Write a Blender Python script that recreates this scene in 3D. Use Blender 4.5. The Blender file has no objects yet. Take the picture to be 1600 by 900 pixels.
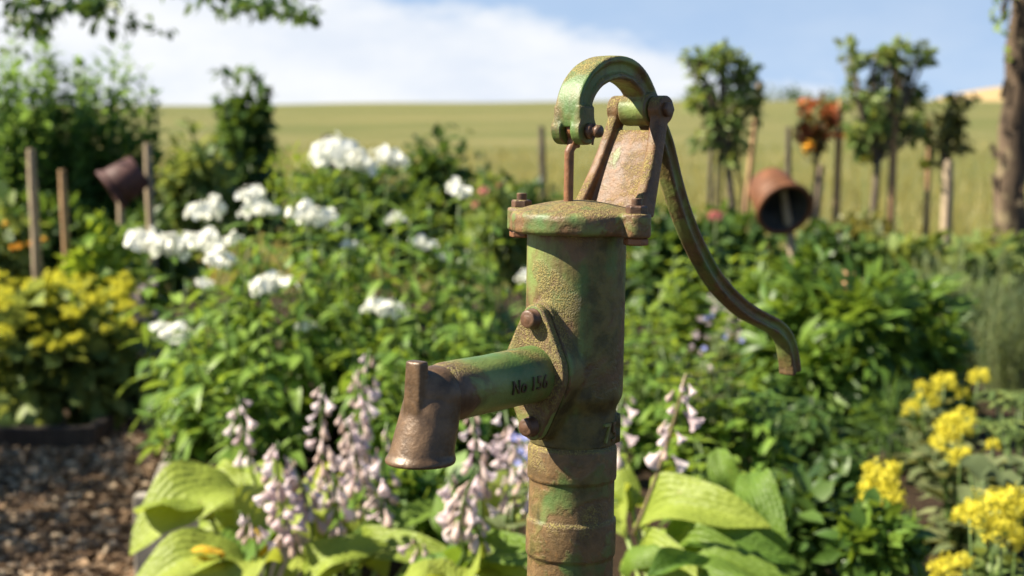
import bpy, bmesh, math, random
import numpy as np
from mathutils import Vector, Matrix

# ------------------------------------------------------------------ camera, sky, sun, exposure
SC = bpy.context.scene
COL = SC.collection
FPX, CX, CY, HZ = 2400.0, 800.0, 450.0, 215.0      # focal length in photo pixels, image centre, eye level row
CAM = Vector((0.0, 0.0, 1.25))
PITCH = math.atan((CY - HZ) / FPX)
cam_d = bpy.data.cameras.new('camera')
cam = bpy.data.objects.new('camera', cam_d); COL.objects.link(cam)
cam.location = CAM
cam.rotation_euler = (math.radians(90) - PITCH, 0, 0)
cam_d.sensor_width = 36.0
cam_d.lens = 36.0 * FPX / 1600.0
cam_d.clip_start = 0.05
cam_d.clip_end = 3000
cam_d.dof.use_dof = True
cam_d.dof.focus_distance = 1.43
cam_d.dof.aperture_fstop = 6.0
SC.camera = cam

SUN_EL, SUN_AZ = math.radians(44), math.radians(-94)   # azimuth from +Y (view direction), clockwise: the sun stands to the left
sd = Vector((math.sin(SUN_AZ) * math.cos(SUN_EL), math.cos(SUN_AZ) * math.cos(SUN_EL), math.sin(SUN_EL)))
sl = bpy.data.lights.new('sun', 'SUN'); sl.energy = 5.0; sl.angle = math.radians(0.53); sl.color = (1.0, 0.91, 0.74)
sun = bpy.data.objects.new('sun', sl); COL.objects.link(sun)
sun.rotation_euler = (-sd).to_track_quat('-Z', 'Y').to_euler()
sun.location = (-3, 0, 6)

W = bpy.data.worlds.new('World'); SC.world = W; W.use_nodes = True
wn, wl = W.node_tree.nodes, W.node_tree.links
wn.clear()
def wnode(t, **kw):
    n = wn.new(t)
    for k, v in kw.items(): setattr(n, k, v)
    return n
def wmath(op, a, b=None, c=None, clamp=False):
    n = wnode('ShaderNodeMath', operation=op, use_clamp=clamp)
    for i, v in enumerate((a, b, c)):
        if v is None: continue
        if isinstance(v, (int, float)): n.inputs[i].default_value = v
        else: wl.new(v, n.inputs[i])
    return n.outputs[0]
def wrange(v, a, b, c, d, smooth=True):
    n = wnode('ShaderNodeMapRange', interpolation_type='SMOOTHSTEP' if smooth else 'LINEAR')
    wl.new(v, n.inputs[0])
    for i, x in enumerate((a, b, c, d)): n.inputs[i + 1].default_value = x
    return n.outputs[0]
sky = wnode('ShaderNodeTexSky', sky_type='NISHITA', sun_disc=False)
sky.sun_elevation = SUN_EL; sky.sun_rotation = SUN_AZ; sky.air_density = 1.0; sky.dust_density = 0.1; sky.ozone_density = 3.0; sky.altitude = 300
tc = wnode('ShaderNodeTexCoord')
sep = wnode('ShaderNodeSeparateXYZ'); wl.new(tc.outputs['Generated'], sep.inputs[0])
lift = wnode('ShaderNodeVectorMath', operation='ADD'); wl.new(tc.outputs['Generated'], lift.inputs[0]); lift.inputs[1].default_value = (0, 0, 0.22)
lnorm = wnode('ShaderNodeVectorMath', operation='NORMALIZE'); wl.new(lift.outputs[0], lnorm.inputs[0]); wl.new(lnorm.outputs[0], sky.inputs[0])
az = wmath('ARCTAN2', sep.outputs[0], sep.outputs[1])
el = wmath('ARCSINE', sep.outputs[2])
cmb = wnode('ShaderNodeCombineXYZ'); wl.new(az, cmb.inputs[0]); wl.new(wmath('MULTIPLY', el, 2.6), cmb.inputs[1])
def wnoise(scale, detail, rough):
    n = wnode('ShaderNodeTexNoise'); wl.new(cmb.outputs[0], n.inputs['Vector'])
    n.inputs['Scale'].default_value = scale; n.inputs['Detail'].default_value = detail; n.inputs['Roughness'].default_value = rough
    return wmath('SUBTRACT', n.outputs[0], 0.5)
n1 = wnoise(9, 7, 0.6)
n2 = wnoise(3.0, 5, 0.55)
# a long cloud bank that ends in a wisp to the right and carries on to the left
edge = wmath('ADD', wrange(az, -0.16, 0.135, 0.112, 0.062, False), wmath('MULTIPLY', wrange(az, -1.6, -0.16, 1.0, 0.0), 0.10))
edge = wmath('MULTIPLY', edge, wrange(az, 0.105, 0.175, 1.0, 0.0))
low = wmath('MULTIPLY', wrange(az, 0.10, 0.14, 0.0, 1.0), wmath('MULTIPLY', wrange(az, 0.20, 0.25, 1.0, 0.0), 0.046))
edge = wmath('MAXIMUM', edge, low)
dd = wmath('ADD', wmath('SUBTRACT', edge, el), wmath('MULTIPLY', n1, 0.075))
m1 = wrange(dd, -0.014, 0.022, 0.0, 0.95)
# scattered thin cloud elsewhere
m2 = wrange(wmath('ADD', n2, wmath('MULTIPLY', n1, 0.3)), 0.18, 0.42, 0.0, 0.25)
m2 = wmath('MULTIPLY', m2, wrange(el, 0.12, 0.3, 0.0, 1.0))
veil = wrange(el, 0.0, 0.30, 0.46, 0.0)            # thin high veil, thicker towards the horizon
mask = wmath('MAXIMUM', wmath('MAXIMUM', m1, m2), veil)
cl = wnode('ShaderNodeMix', data_type='RGBA')
wl.new(wrange(wmath('ADD', n1, wmath('MULTIPLY', n2, 0.6)), -0.25, 0.2, 0.0, 1.0), cl.inputs[0])
cl.inputs[6].default_value = (5.6, 6.0, 6.7, 1); cl.inputs[7].default_value = (7.0, 7.05, 7.1, 1)
mx = wnode('ShaderNodeMix', data_type='RGBA')
wl.new(mask, mx.inputs[0]); sg = wnode('ShaderNodeMix', data_type='RGBA', blend_type='MULTIPLY'); sg.inputs[0].default_value = 1.0; wl.new(sky.outputs[0], sg.inputs[6]); sg.inputs[7].default_value = (0.90, 1.17, 1.24, 1); wl.new(sg.outputs[2], mx.inputs[6]); wl.new(cl.outputs[2], mx.inputs[7])
bg = wnode('ShaderNodeBackground'); bg.inputs[1].default_value = 0.05
wl.new(mx.outputs[2], bg.inputs[0])
wo = wnode('ShaderNodeOutputWorld'); wl.new(bg.outputs[0], wo.inputs[0])

SC.view_settings.view_transform = 'Standard'; SC.view_settings.look = 'None'
SC.view_settings.exposure = 1.55; SC.view_settings.gamma = 1.0
SC.view_settings.use_curve_mapping = False
SC.render.engine = 'CYCLES'
SC.cycles.use_denoising = True
SC.cycles.max_bounces = 7; SC.cycles.diffuse_bounces = 3; SC.cycles.glossy_bounces = 2
SC.cycles.transmission_bounces = 4; SC.cycles.transparent_max_bounces = 4
SC.cycles.sample_clamp_indirect = 6.0

# ------------------------------------------------------------------ pixel helpers
FW = Vector((0, math.cos(PITCH), -math.sin(PITCH))); UP = Vector((0, math.sin(PITCH), math.cos(PITCH)))
def ray(px, py): return FW + Vector((1, 0, 0)) * ((px - CX) / FPX) + UP * ((CY - py) / FPX)
def P(px, py, Y):
    r = ray(px, py); return CAM + r * (Y / r.y)
def G(px, Y, z=0.0):
    """Point at depth Y and height z whose column in the photograph is px."""
    v = Vector((0, Y, z)) - CAM
    zc = v.dot(FW); return Vector(((px - CX) / FPX * zc, Y, z))
def proj(p):
    v = Vector(p) - CAM; zc = v.dot(FW)
    return (CX + v.x / zc * FPX, CY - v.dot(UP) / zc * FPX)

RNG = np.random.default_rng(7)
random.seed(5)

# ------------------------------------------------------------------ object helpers
def tag(o, label=None, cat=None, group=None, kind=None):
    if label: o['label'] = label
    if cat: o['category'] = cat
    if group: o['group'] = group
    if kind: o['kind'] = kind
    return o
def empty(name, loc, label=None, cat=None, group=None):
    o = bpy.data.objects.new(name, None); COL.objects.link(o); o.location = loc
    o.empty_display_size = 0.05
    return tag(o, label, cat, group)
def link(name, me, parent=None, mat=None, basis=None):
    o = bpy.data.objects.new(name, me); COL.objects.link(o)
    if mat is not None and not me.materials: me.materials.append(mat)
    if parent is not None: o.parent = parent
    if basis is not None: o.matrix_basis = basis
    return o
def np_mesh(name, V, F, mat=None, smooth=True, slots=None, mats=None):
    """Mesh from an (n,3) array and an (m,k) array of faces of one size."""
    V = np.asarray(V, np.float32); F = np.asarray(F, np.int32)
    me = bpy.data.meshes.new(name)
    k = F.shape[1]
    me.vertices.add(len(V)); me.vertices.foreach_set('co', V.ravel())
    me.loops.add(F.size); me.loops.foreach_set('vertex_index', F.ravel())
    me.polygons.add(len(F))
    me.polygons.foreach_set('loop_start', np.arange(0, F.size, k, dtype=np.int32))
    me.polygons.foreach_set('loop_total', np.full(len(F), k, np.int32))
    if mats:
        for m in mats: me.materials.append(m)
    elif mat is not None: me.materials.append(mat)
    if slots is not None: me.polygons.foreach_set('material_index', np.asarray(slots, np.int32))
    me.polygons.foreach_set('use_smooth', np.full(len(F), bool(smooth)))
    me.update(calc_edges=True)
    return me
class Geo:
    """Collects solids; build() links them as one mesh object."""
    def __init__(s): s.bm = bmesh.new()
    def grid(s, rings, closed_u=True, cap=True):
        vr = [[s.bm.verts.new(p) for p in r] for r in rings]
        n = len(vr[0])
        for a, b in zip(vr[:-1], vr[1:]):
            for i in range(n if closed_u else n - 1):
                j = (i + 1) % n
                try: s.bm.faces.new((a[i], a[j], b[j], b[i]))
                except ValueError: pass
        if cap and closed_u:
            s.bm.faces.new(list(reversed(vr[0]))); s.bm.faces.new(vr[-1])
        return s
    def lathe(s, prof, seg=48, M=None, cap=True):
        """prof = [(r, z)] bottom to top"""
        rings = []
        for r, z in prof:
            ring = [Vector((r * math.cos(2 * math.pi * i / seg), r * math.sin(2 * math.pi * i / seg), z)) for i in range(seg)]
            rings.append([M @ p for p in ring] if M else ring)
        return s.grid(rings, True, cap)
    def cyl(s, a, b, r0, r1=None, seg=24):
        a, b = Vector(a), Vector(b); d = b - a
        q = d.to_track_quat('Z', 'Y').to_matrix().to_4x4()
        return s.lathe([(r0, 0), (r0 if r1 is None else r1, d.length)], seg, Matrix.Translation(a) @ q)
    def tube(s, pts, radii, seg=10):
        pts = [Vector(p) for p in pts]; rings = []
        ref = Vector((0.13, 0.97, 0.21)) 
        for i, p in enumerate(pts):
            d = (pts[min(i + 1, len(pts) - 1)] - pts[max(i - 1, 0)]).normalized()
            a = d.cross(ref)
            if a.length < 1e-4: a = d.cross(Vector((1, 0, 0)))
            a.normalize(); b = a.cross(d)
            rings.append([p + (a * math.cos(t) - b * math.sin(t)) * radii[i] for t in [2 * math.pi * k / seg for k in range(seg)]])
        return s.grid(rings)
    def box(s, c, size, M=None):
        c = Vector(c); x, y, z = [v / 2 for v in size]
        r = [[(-x, -y), (x, -y), (x, y), (-x, y)]] * 2
        rings = [[c + Vector((p[0], p[1], zz)) for p in rr] for rr, zz in zip(r, (-z, z))]
        if M: rings = [[M @ p for p in rr] for rr in rings]
        return s.grid(rings)
    def build(s, name, mat, parent=None, smooth=True, mods=(), basis=None, data_only=False):
        bmesh.ops.recalc_face_normals(s.bm, faces=s.bm.faces)
        me = bpy.data.meshes.new(name); s.bm.to_mesh(me); s.bm.free()
        for p in me.polygons: p.use_smooth = smooth
        me.materials.append(mat)
        if data_only: return me
        o = link(name, me, parent, None, basis)
        for t, kw in mods:
            m = o.modifiers.new(t.lower(), t)
            for k, v in kw.items(): setattr(m, k, v)
        return o
def cast(voxel=0.0013, it=6, factor=0.5):
    """Modifiers that melt overlapping solids into one casting with small fillets."""
    return (('REMESH', dict(mode='VOXEL', voxel_size=voxel, use_smooth_shade=True)), ('SMOOTH', dict(factor=factor, iterations=it)))
def bev(w=0.001, seg=2): return (('BEVEL', dict(width=w, segments=seg, limit_method='ANGLE', angle_limit=math.radians(35))),)

# ------------------------------------------------------------------ material helpers
class NT:
    def __init__(s, name):
        s.m = bpy.data.materials.new(name); s.m.use_nodes = True
        s.t = s.m.node_tree; s.n, s.l = s.t.nodes, s.t.links; s.n.clear()
        s.out = s.n.new('ShaderNodeOutputMaterial')
        s.tc = s.n.new('ShaderNodeTexCoord').outputs['Object']
    def set(s, sock, v):
        if v is None: return
        if hasattr(v, 'is_linked') or isinstance(v, bpy.types.NodeSocket): s.l.new(v, sock)
        elif isinstance(v, tuple): sock.default_value = (*v, 1.0) if len(v) == 3 and len(sock.default_value) == 4 else v
        else: sock.default_value = v
    def math(s, op, a, b=None, clamp=False):
        n = s.n.new('ShaderNodeMath'); n.operation = op; n.use_clamp = clamp
        s.set(n.inputs[0], a); s.set(n.inputs[1], b); return n.outputs[0]
    def noise(s, scale, detail=5, rough=0.6, vec=None, dist=0.0):
        n = s.n.new('ShaderNodeTexNoise'); s.l.new(vec or s.tc, n.inputs['Vector'])
        n.inputs['Scale'].default_value = scale; n.inputs['Detail'].default_value = detail
        n.inputs['Roughness'].default_value = rough; n.inputs['Distortion'].default_value = dist
        return n.outputs[0]
    def stretch(s, x, y, z):
        n = s.n.new('ShaderNodeMapping'); s.l.new(s.tc, n.inputs[0]); n.inputs['Scale'].default_value = (x, y, z); return n.outputs[0]
    def voro(s, scale, feature='F1', vec=None):
        n = s.n.new('ShaderNodeTexVoronoi'); s.l.new(vec or s.tc, n.inputs['Vector']); n.inputs['Scale'].default_value = scale; n.feature = feature
        return n.outputs[0]
    def rng(s, v, a, b, c=0.0, d=1.0):
        n = s.n.new('ShaderNodeMapRange'); n.interpolation_type = 'SMOOTHSTEP'; s.l.new(v, n.inputs[0])
        for i, x in enumerate((a, b, c, d)): n.inputs[i + 1].default_value = x
        return n.outputs[0]
    def mix(s, f, a, b, mode='MIX'):
        n = s.n.new('ShaderNodeMix'); n.data_type = 'RGBA'; n.blend_type = mode
        s.set(n.inputs[0], f); s.set(n.inputs[6], a); s.set(n.inputs[7], b); return n.outputs[2]
    def ramp(s, v, stops):
        n = s.n.new('ShaderNodeValToRGB'); s.l.new(v, n.inputs[0])
        e = n.color_ramp.elements
        while len(e) < len(stops): e.new(0.5)
        for q, (p, c) in zip(e, stops): q.position = p; q.color = (*c, 1)
        return n.outputs[0]
    def bump(s, h, strength=0.4, dist=0.001, base=None):
        n = s.n.new('ShaderNodeBump'); s.l.new(h, n.inputs['Height']); n.inputs['Strength'].default_value = strength; n.inputs['Distance'].default_value = dist
        if base is not None: s.l.new(base, n.inputs['Normal'])
        return n.outputs[0]
    def bsdf(s, col, rough=0.6, normal=None, metallic=0.0, spec=0.5):
        n = s.n.new('ShaderNodeBsdfPrincipled')
        s.set(n.inputs['Base Color'], col); s.set(n.inputs['Roughness'], rough); s.set(n.inputs['Metallic'], metallic)
        n.inputs['Specular IOR Level'].default_value = spec
        if normal is not None: s.l.new(normal, n.inputs['Normal'])
        return n
    def done(s, sh):
        s.l.new(sh.outputs[0], s.out.inputs[0]); return s.m
    def each(s):
        """A random value for each leaf: by object and by mesh island."""
        a = s.n.new('ShaderNodeObjectInfo').outputs['Random']; b = s.n.new('ShaderNodeNewGeometry').outputs['Random Per Island']
        return s.math('FRACT', s.math('ADD', a, b))

def leaf_mat(name, dark, mid, light, trans=None, tf=0.42, rough=0.45, spec=0.35, odd=None, vein=True):
    t = NT(name); r = t.each()
    stops = [(0.0, dark), (0.45, mid), (0.9, light)]
    if odd: stops += [(0.95, odd)]
    c = t.ramp(r, stops)
    c = t.mix(0.35, c, t.mix(t.noise(3.0, 3), (0.35, 0.35, 0.35), (1.5, 1.5, 1.5)), 'MULTIPLY')
    b = t.bsdf(c, rough, spec=spec)
    tr = t.n.new('ShaderNodeBsdfTranslucent')
    tcx = t.mix(0.55, c, trans or (light[0] * 1.9, light[1] * 1.6, light[2] * 0.7))
    t.l.new(tcx, tr.inputs[0])
    m = t.n.new('ShaderNodeMixShader'); m.inputs[0].default_value = tf
    t.l.new(b.outputs[0], m.inputs[1]); t.l.new(tr.outputs[0], m.inputs[2])
    return t.done(m)
def petal_mat(name, c1, c2, tf=0.3):
    t = NT(name); c = t.mix(t.each(), c1, c2)
    b = t.bsdf(c, 0.6, spec=0.2); tr = t.n.new('ShaderNodeBsdfTranslucent'); t.l.new(c, tr.inputs[0])
    m = t.n.new('ShaderNodeMixShader'); m.inputs[0].default_value = tf
    t.l.new(b.outputs[0], m.inputs[1]); t.l.new(tr.outputs[0], m.inputs[2])
    return t.done(m)
def wood_mat(name, c1, c2, scale=14.0, rough=0.85):
    t = NT(name); v = t.stretch(1, 1, 0.08)
    g = t.noise(scale * 4, 6, 0.65, v); h = t.noise(scale * 0.6, 4)
    c = t.mix(t.rng(g, 0.3, 0.7), c1, c2); c = t.mix(t.rng(h, 0.35, 0.75, 0, 0.6), c, tuple(x * 0.45 for x in c1))
    return t.done(t.bsdf(c, rough, t.bump(g, 0.6, 0.004), spec=0.2))

def iron_mat(name, rust=0.45, lichen=0.45, tint=1.0, brown=(0.125, 0.072, 0.032), gloss=0.55, metal=0.0, seed=0.0, streak=0.5, speckle=1.0, worn=None, grime_shade=None, crust=()):
    """Old green paint over cast iron: faded olive, worn to brown in broad patches, with grime runs and yellow lichen where things settle."""
    t = NT(name)
    mp = t.n.new('ShaderNodeMapping'); t.l.new(t.tc, mp.inputs[0]); mp.inputs['Location'].default_value = (seed, seed * 1.7, seed * 0.6)
    raw = t.tc; t.tc = mp.outputs[0]
    geo = t.n.new('ShaderNodeNewGeometry')
    sp = t.n.new('ShaderNodeSeparateXYZ'); t.l.new(geo.outputs['Normal'], sp.inputs[0])
    up = t.rng(sp.outputs[2], -0.2, 0.95)
    wide = t.noise(9, 3, 0.5); big = t.noise(20, 5, 0.55, dist=0.4); mid = t.noise(60, 6, 0.62); fine = t.noise(210, 5, 0.65); grain = t.noise(640, 3, 0.6)
    run = t.noise(34, 4, 0.55, t.stretch(1, 1, 0.10))
    green = t.mix(t.rng(wide, 0.36, 0.64), (0.078 * tint, 0.150 * tint, 0.034 * tint), (0.215 * tint, 0.270 * tint, 0.072 * tint))
    green = t.mix(t.rng(mid, 0.42, 0.72, 0, 0.55), green, (0.150, 0.158, 0.044))
    gm = t.rng(t.math('ADD', t.math('MULTIPLY', big, 0.55), t.math('MULTIPLY', run, streak)), 0.445, 0.60, 0.0, 0.88)
    c = t.mix(gm, green, t.mix(t.rng(mid, 0.35, 0.65), (0.060, 0.043, 0.012), (0.180, 0.140, 0.038)))
    rf = t.math('ADD', t.math('MULTIPLY', big, 0.85), t.math('ADD', t.math('MULTIPLY', wide, 0.35), t.math('MULTIPLY', mid, 0.20)))
    rf = t.math('ADD', rf, t.rng(geo.outputs['Pointiness'], 0.505, 0.56, 0.0, 0.14))
    if worn:                                           # paint rubbed away towards one end (pump coordinate u)
        ox = t.n.new('ShaderNodeSeparateXYZ'); t.l.new(raw, ox.inputs[0]); rf = t.math('ADD', rf, t.rng(ox.outputs[0], worn[0], worn[1], 0.0, worn[2]))
    th = 1.02 - 0.56 * rust
    rm = t.rng(rf, th - 0.03, th + 0.03)
    halo = t.rng(rf, th - 0.10, th, 0.0, 0.55)
    c = t.mix(halo, c, (0.165, 0.115, 0.040))
    rc = t.mix(t.rng(mid, 0.3, 0.7), tuple(x * 0.62 for x in brown), tuple(x * 1.35 for x in brown))
    rc = t.mix(t.math('MULTIPLY', t.rng(fine, 0.52, 0.7), 0.55 * speckle), rc, (brown[0] * 1.9, brown[1] * 1.6, brown[2] * 1.25))
    c = t.mix(rm, c, rc)
    if grime_shade:                                           # dark mossy grime low on the casting, with shade painted into its colour
        dz = t.n.new('ShaderNodeSeparateXYZ'); t.l.new(raw, dz.inputs[0])
        dm = t.rng(t.math('ADD', t.math('MULTIPLY', run, 0.7), t.rng(dz.outputs[2], grime_shade[0], grime_shade[1], 0.0, 0.42)), 0.52, 0.66, 0.0, 0.88)
        c = t.mix(dm, c, t.mix(t.rng(mid, 0.35, 0.65), (0.038, 0.030, 0.009), (0.115, 0.092, 0.024)))
    # lichen: crusty patches, thickest where dust settles
    zone = t.rng(t.math('ADD', t.math('MULTIPLY', big, 0.7), t.math('MULTIPLY', t.math('ADD', up, wide), 0.22)), 0.66 - 0.30 * lichen, 0.82 - 0.30 * lichen)
    for (cx_, cy_, cz_, r_) in crust:                  # single crusts of moss where the photograph has them
        vd = t.n.new('ShaderNodeVectorMath'); vd.operation = 'DISTANCE'; t.l.new(raw, vd.inputs[0]); vd.inputs[1].default_value = (cx_, cy_, cz_)
        zone = t.math('MAXIMUM', zone, t.rng(t.math('SUBTRACT', vd.outputs['Value'], t.math('MULTIPLY', t.math('SUBTRACT', big, 0.5), 2.2 * r_)), r_ * 0.75, r_ * 1.15, 1.0, 0.0))
    lm = t.math('MULTIPLY', zone, t.rng(t.math('ADD', t.math('MULTIPLY', fine, 0.5), t.math('MULTIPLY', grain, 0.5)), 0.40, 0.56, 0.0, 0.9))
    c = t.mix(lm, c, t.mix(t.rng(grain, 0.35, 0.65), (0.120, 0.092, 0.020), (0.31, 0.25, 0.070)))
    chips = t.rng(t.voro(55), 0.03, 0.09, 0.7 * speckle, 0.0)
    c = t.mix(t.math('MULTIPLY', chips, t.rng(wide, 0.5, 0.6)), c, tuple(x * 0.4 for x in brown))
    h = t.math('ADD', t.math('MULTIPLY', fine, 0.35 + 0.25 * speckle), t.math('ADD', t.math('MULTIPLY', grain, t.math('ADD', 0.12 * speckle, lm)), t.math('MULTIPLY', rm, -0.45)))
    nb = t.bump(mid, 0.35, 0.003); nb = t.bump(h, 0.8, 0.0014, nb)
    ro = t.math('ADD', gloss - 0.12, t.math('ADD', t.math('MULTIPLY', mid, 0.2), t.math('MULTIPLY', lm, 0.25)), True)
    c = t.mix(1.0, c, (0.86, 0.86, 0.86), 'MULTIPLY')
    return t.done(t.bsdf(c, ro, nb, metal, 0.45))

# ------------------------------------------------------------------ leaf and petal shapes (unit length along +Y, face up +Z)
def leaf_shape(width, n=4, fold=0.25, droop=0.25, peak=0.4, wave=0.0):
    V, F = [], []
    for i in range(n + 1):
        t = i / n
        a = (t / peak) if t < peak else (1 - t) / (1 - peak)
        w = width * 0.5 * math.sin(max(a, 0) * math.pi / 2) ** 0.85 if a > 0 else 0
        if i == 0: w = width * 0.06
        if i == n: w = width * 0.01
        z = -droop * t * t
        V += [(-w, t, z + fold * w + wave * math.sin(9 * t) * w), (0, t, z), (w, t, z + fold * w + wave * math.cos(8 * t) * w)]
    for i in range(n):
        a = i * 3; b = a + 3
        F += [(a, a + 1, b + 1), (a, b + 1, b), (a + 1, a + 2, b + 2), (a + 1, b + 2, b + 1)]
    return np.array(V, np.float32), np.array(F, np.int32)
def fan_shape(k, width, spread, droop=0.1, fold=0.2):
    """Several leaflets from one point (palmate)."""
    V, F = [], []
    for j in range(k):
        a = (j / (k - 1) - 0.5) * spread
        v, f = leaf_shape(width, 3, fold, droop, 0.6)
        L = 1.0 - 0.25 * abs(j / (k - 1) - 0.5) * 2
        c, s = math.cos(a), math.sin(a)
        q = np.stack([(v[:, 0] * c + v[:, 1] * s) * L, (v[:, 1] * c - v[:, 0] * s) * L, v[:, 2] + 0.004 * j], 1)
        F.append(f + sum(len(x) for x in V)); V.append(q)
    return np.concatenate(V).astype(np.float32), np.concatenate(F).astype(np.int32)
def nrm(a): return a / np.maximum(np.linalg.norm(a, axis=-1, keepdims=True), 1e-9)
def frames(pos, d, up, size):
    """(n,4,4) placement matrices: leaf axis along d, face turned as near to up as that allows."""
    pos = np.asarray(pos, float); d = nrm(np.asarray(d, float)); up = np.broadcast_to(np.asarray(up, float), d.shape)
    x = np.cross(d, up); bad = np.linalg.norm(x, axis=1) < 1e-3; x[bad] = (1, 0, 0); x = nrm(x); z = np.cross(x, d)
    size = np.broadcast_to(np.asarray(size, float), (len(pos),))[:, None]
    M = np.zeros((len(pos), 4, 4)); M[:, :3, 0] = x * size; M[:, :3, 1] = d * size; M[:, :3, 2] = z * size; M[:, :3, 3] = pos; M[:, 3, 3] = 1
    return M
def joined(name, shapes, M, mat, root=(0, 0, 0), pick=None):
    """All placements of the shapes as one mesh, coordinates relative to root."""
    if pick is None: pick = RNG.integers(0, len(shapes), len(M))
    VV, FF, off = [], [], 0
    for k, (v, f) in enumerate(shapes):
        m = M[pick == k]
        if not len(m): continue
        q = np.einsum('nij,vj->nvi', m[:, :3, :3], v) + m[:, None, :3, 3] - np.asarray(root)[None, None]
        FF.append((f[None] + (np.arange(len(m)) * len(v))[:, None, None]).reshape(-1, 3) + off); VV.append(q.reshape(-1, 3)); off += len(m) * len(v)
    return np_mesh(name, np.concatenate(VV), np.concatenate(FF), mat)
_protos = {}
def leaf_objects(shapes_key, shapes, M, mat, parent, root, name='leaf'):
    """One object per leaf, sharing a few meshes."""
    key = (shapes_key, mat.name)
    if key not in _protos: _protos[key] = [np_mesh(name, v, f, mat) for v, f in shapes]
    ms = _protos[key]; T = Matrix.Translation(-Vector(root))
    for i, m in enumerate(M):
        o = bpy.data.objects.new(name, ms[i % len(ms)]); COL.objects.link(o); o.parent = parent
        o.matrix_basis = T @ Matrix(m.tolist())
def in_frame(M):
    v = M[:, :3, 3] - np.array(CAM); zc = v @ np.array(FW); x = CX + v[:, 0] / zc * FPX; y = CY - (v @ np.array(UP)) / zc * FPX
    return (x > -20) & (x < 1620) & (y > -20) & (y < 920), zc
def foliage(root_obj, key, shapes, M, mat, parts=0):
    """Leaves of a plant: the ones nearest the lens as parts, the rest as one mass."""
    root = root_obj.location
    if parts:
        ok, zc = in_frame(M); order = np.argsort(np.where(ok, zc, 1e3)); near = order[:parts]; near = near[ok[near]]; rest = np.setdiff1d(order, near)
        leaf_objects(key, shapes, M[near], mat, root_obj, root)
    else: rest = np.arange(len(M))
    if len(rest):
        o = link('foliage', joined('foliage', shapes, M[rest], mat, root), root_obj); o['kind'] = 'stuff'
def rdirs(n, zmin=-1.0):
    z = RNG.uniform(zmin, 1, n); a = RNG.uniform(0, 2 * math.pi, n); r = np.sqrt(1 - z * z)
    return np.stack([r * np.cos(a), r * np.sin(a), z], 1)
def clump_leaves(c, rad, n, size, clumps=24, spread=0.33, zmin=-0.5, droop=0.2, upbias=0.6, jitter=0.6):
    """Leaf placements in an uneven crown: tufts scattered over and inside an ellipsoid, leaves turned outward."""
    c = np.asarray(c, float); rad = np.asarray(rad, float)
    cd = rdirs(clumps, zmin); cr = RNG.uniform(0.55, 1.05, (clumps, 1)); cc = cd * cr
    k = RNG.integers(0, clumps, n)
    p = cc[k] + np.clip(RNG.normal(0, spread, (n, 3)), -1.55 * spread, 1.55 * spread) * RNG.uniform(0.5, 1.2, (clumps, 1))[k]
    out = nrm(p - cc[k] * 0.6)
    d = nrm(out + RNG.normal(0, jitter, (n, 3)) + np.array([0, 0, -droop]))
    up = nrm(out * (1 - upbias) + np.array([0, 0, upbias]) + RNG.normal(0, 0.35, (n, 3)))
    return frames(c + p * rad, d, up, size * RNG.uniform(0.65, 1.25, n))
def stem_points(base, tip, bend, n):
    base, tip = np.asarray(base, float), np.asarray(tip, float)
    t = np.linspace(0, 1, n)[:, None]
    mid = base * (1 - t) + tip * t
    return mid + np.asarray(bend, float) * (4 * t * (1 - t))
def stem_leaves(pts, n, size, t0=0.15, t1=0.98, angle=0.25, opposite=True, taper=0.55):
    """Pairs of leaves up a stem, each pair turned a quarter."""
    m = len(pts); out = []
    a0 = RNG.uniform(0, 6.28)
    pos, dr, sz = [], [], []
    for i in range(n):
        t = t0 + (t1 - t0) * i / max(n - 1, 1); f = t * (m - 1); j = min(int(f), m - 2); p = pts[j] + (pts[j + 1] - pts[j]) * (f - j)
        ax = nrm(pts[j + 1] - pts[j])
        for s in ((0, math.pi) if opposite else (0,)):
            a = a0 + i * (math.pi / 2 if opposite else 2.4) + s + RNG.normal(0, 0.25)
            h = np.array([math.cos(a), math.sin(a), 0.0]); g = angle + RNG.normal(0, 0.18) + 0.5 * (t - 0.5)
            pos.append(p); dr.append(h * math.cos(g) + ax * math.sin(g)); sz.append(size * RNG.uniform(0.75, 1.15) * (1 - (1 - taper) * max(0, t - 0.55) / 0.45))
    up = np.array([0, 0, 1.0]) + RNG.normal(0, 0.2, (len(pos), 3))
    return frames(np.array(pos), np.array(dr), up, np.array(sz))

# ------------------------------------------------------------------ the hand pump
YP = 1.46
A_, B_ = P(901, 380, YP), P(890.5, 890, YP)
zax = (A_ - B_).normalized()
base = B_ + zax * ((0.0 - B_.z) / zax.z)
AZ = math.radians(40)
xax = Vector((-math.sin(AZ), -math.cos(AZ), 0)); xax = (xax - zax * xax.dot(zax)).normalized()
yax = zax.cross(xax)
PM = Matrix((xax, yax, zax)).transposed().to_4x4(); PM.translation = base
PMI = PM.inverted()
def UZ(px, py, v=0.0):
    """Pump coordinates (u, z) of the photo point that lies in the upright plane v of the pump: u runs out along the spout."""
    o = PMI @ CAM; d = (PMI.to_3x3() @ ray(px, py)); s = (v - o.y) / d.y; q = o + d * s
    return q.x, q.z
def AXZ(py):
    lo, hi = -0.3, 2.0
    for _ in range(50):
        m = (lo + hi) / 2
        if proj(PM @ Vector((0, 0, m)))[1] > py: lo = m
        else: hi = m
    return lo
MM = YP / FPX * 1.003                     # metres per photo pixel at the pump's axis
def on_barrel(px, py):
    a = math.asin(max(-1, min(1, (px - 901) / 77.5))); q = PMI.to_3x3() @ (Vector((math.sin(a), -math.cos(a), 0)) * 77.5 * MM); return (q.x, q.y, AXZ(py))
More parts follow.
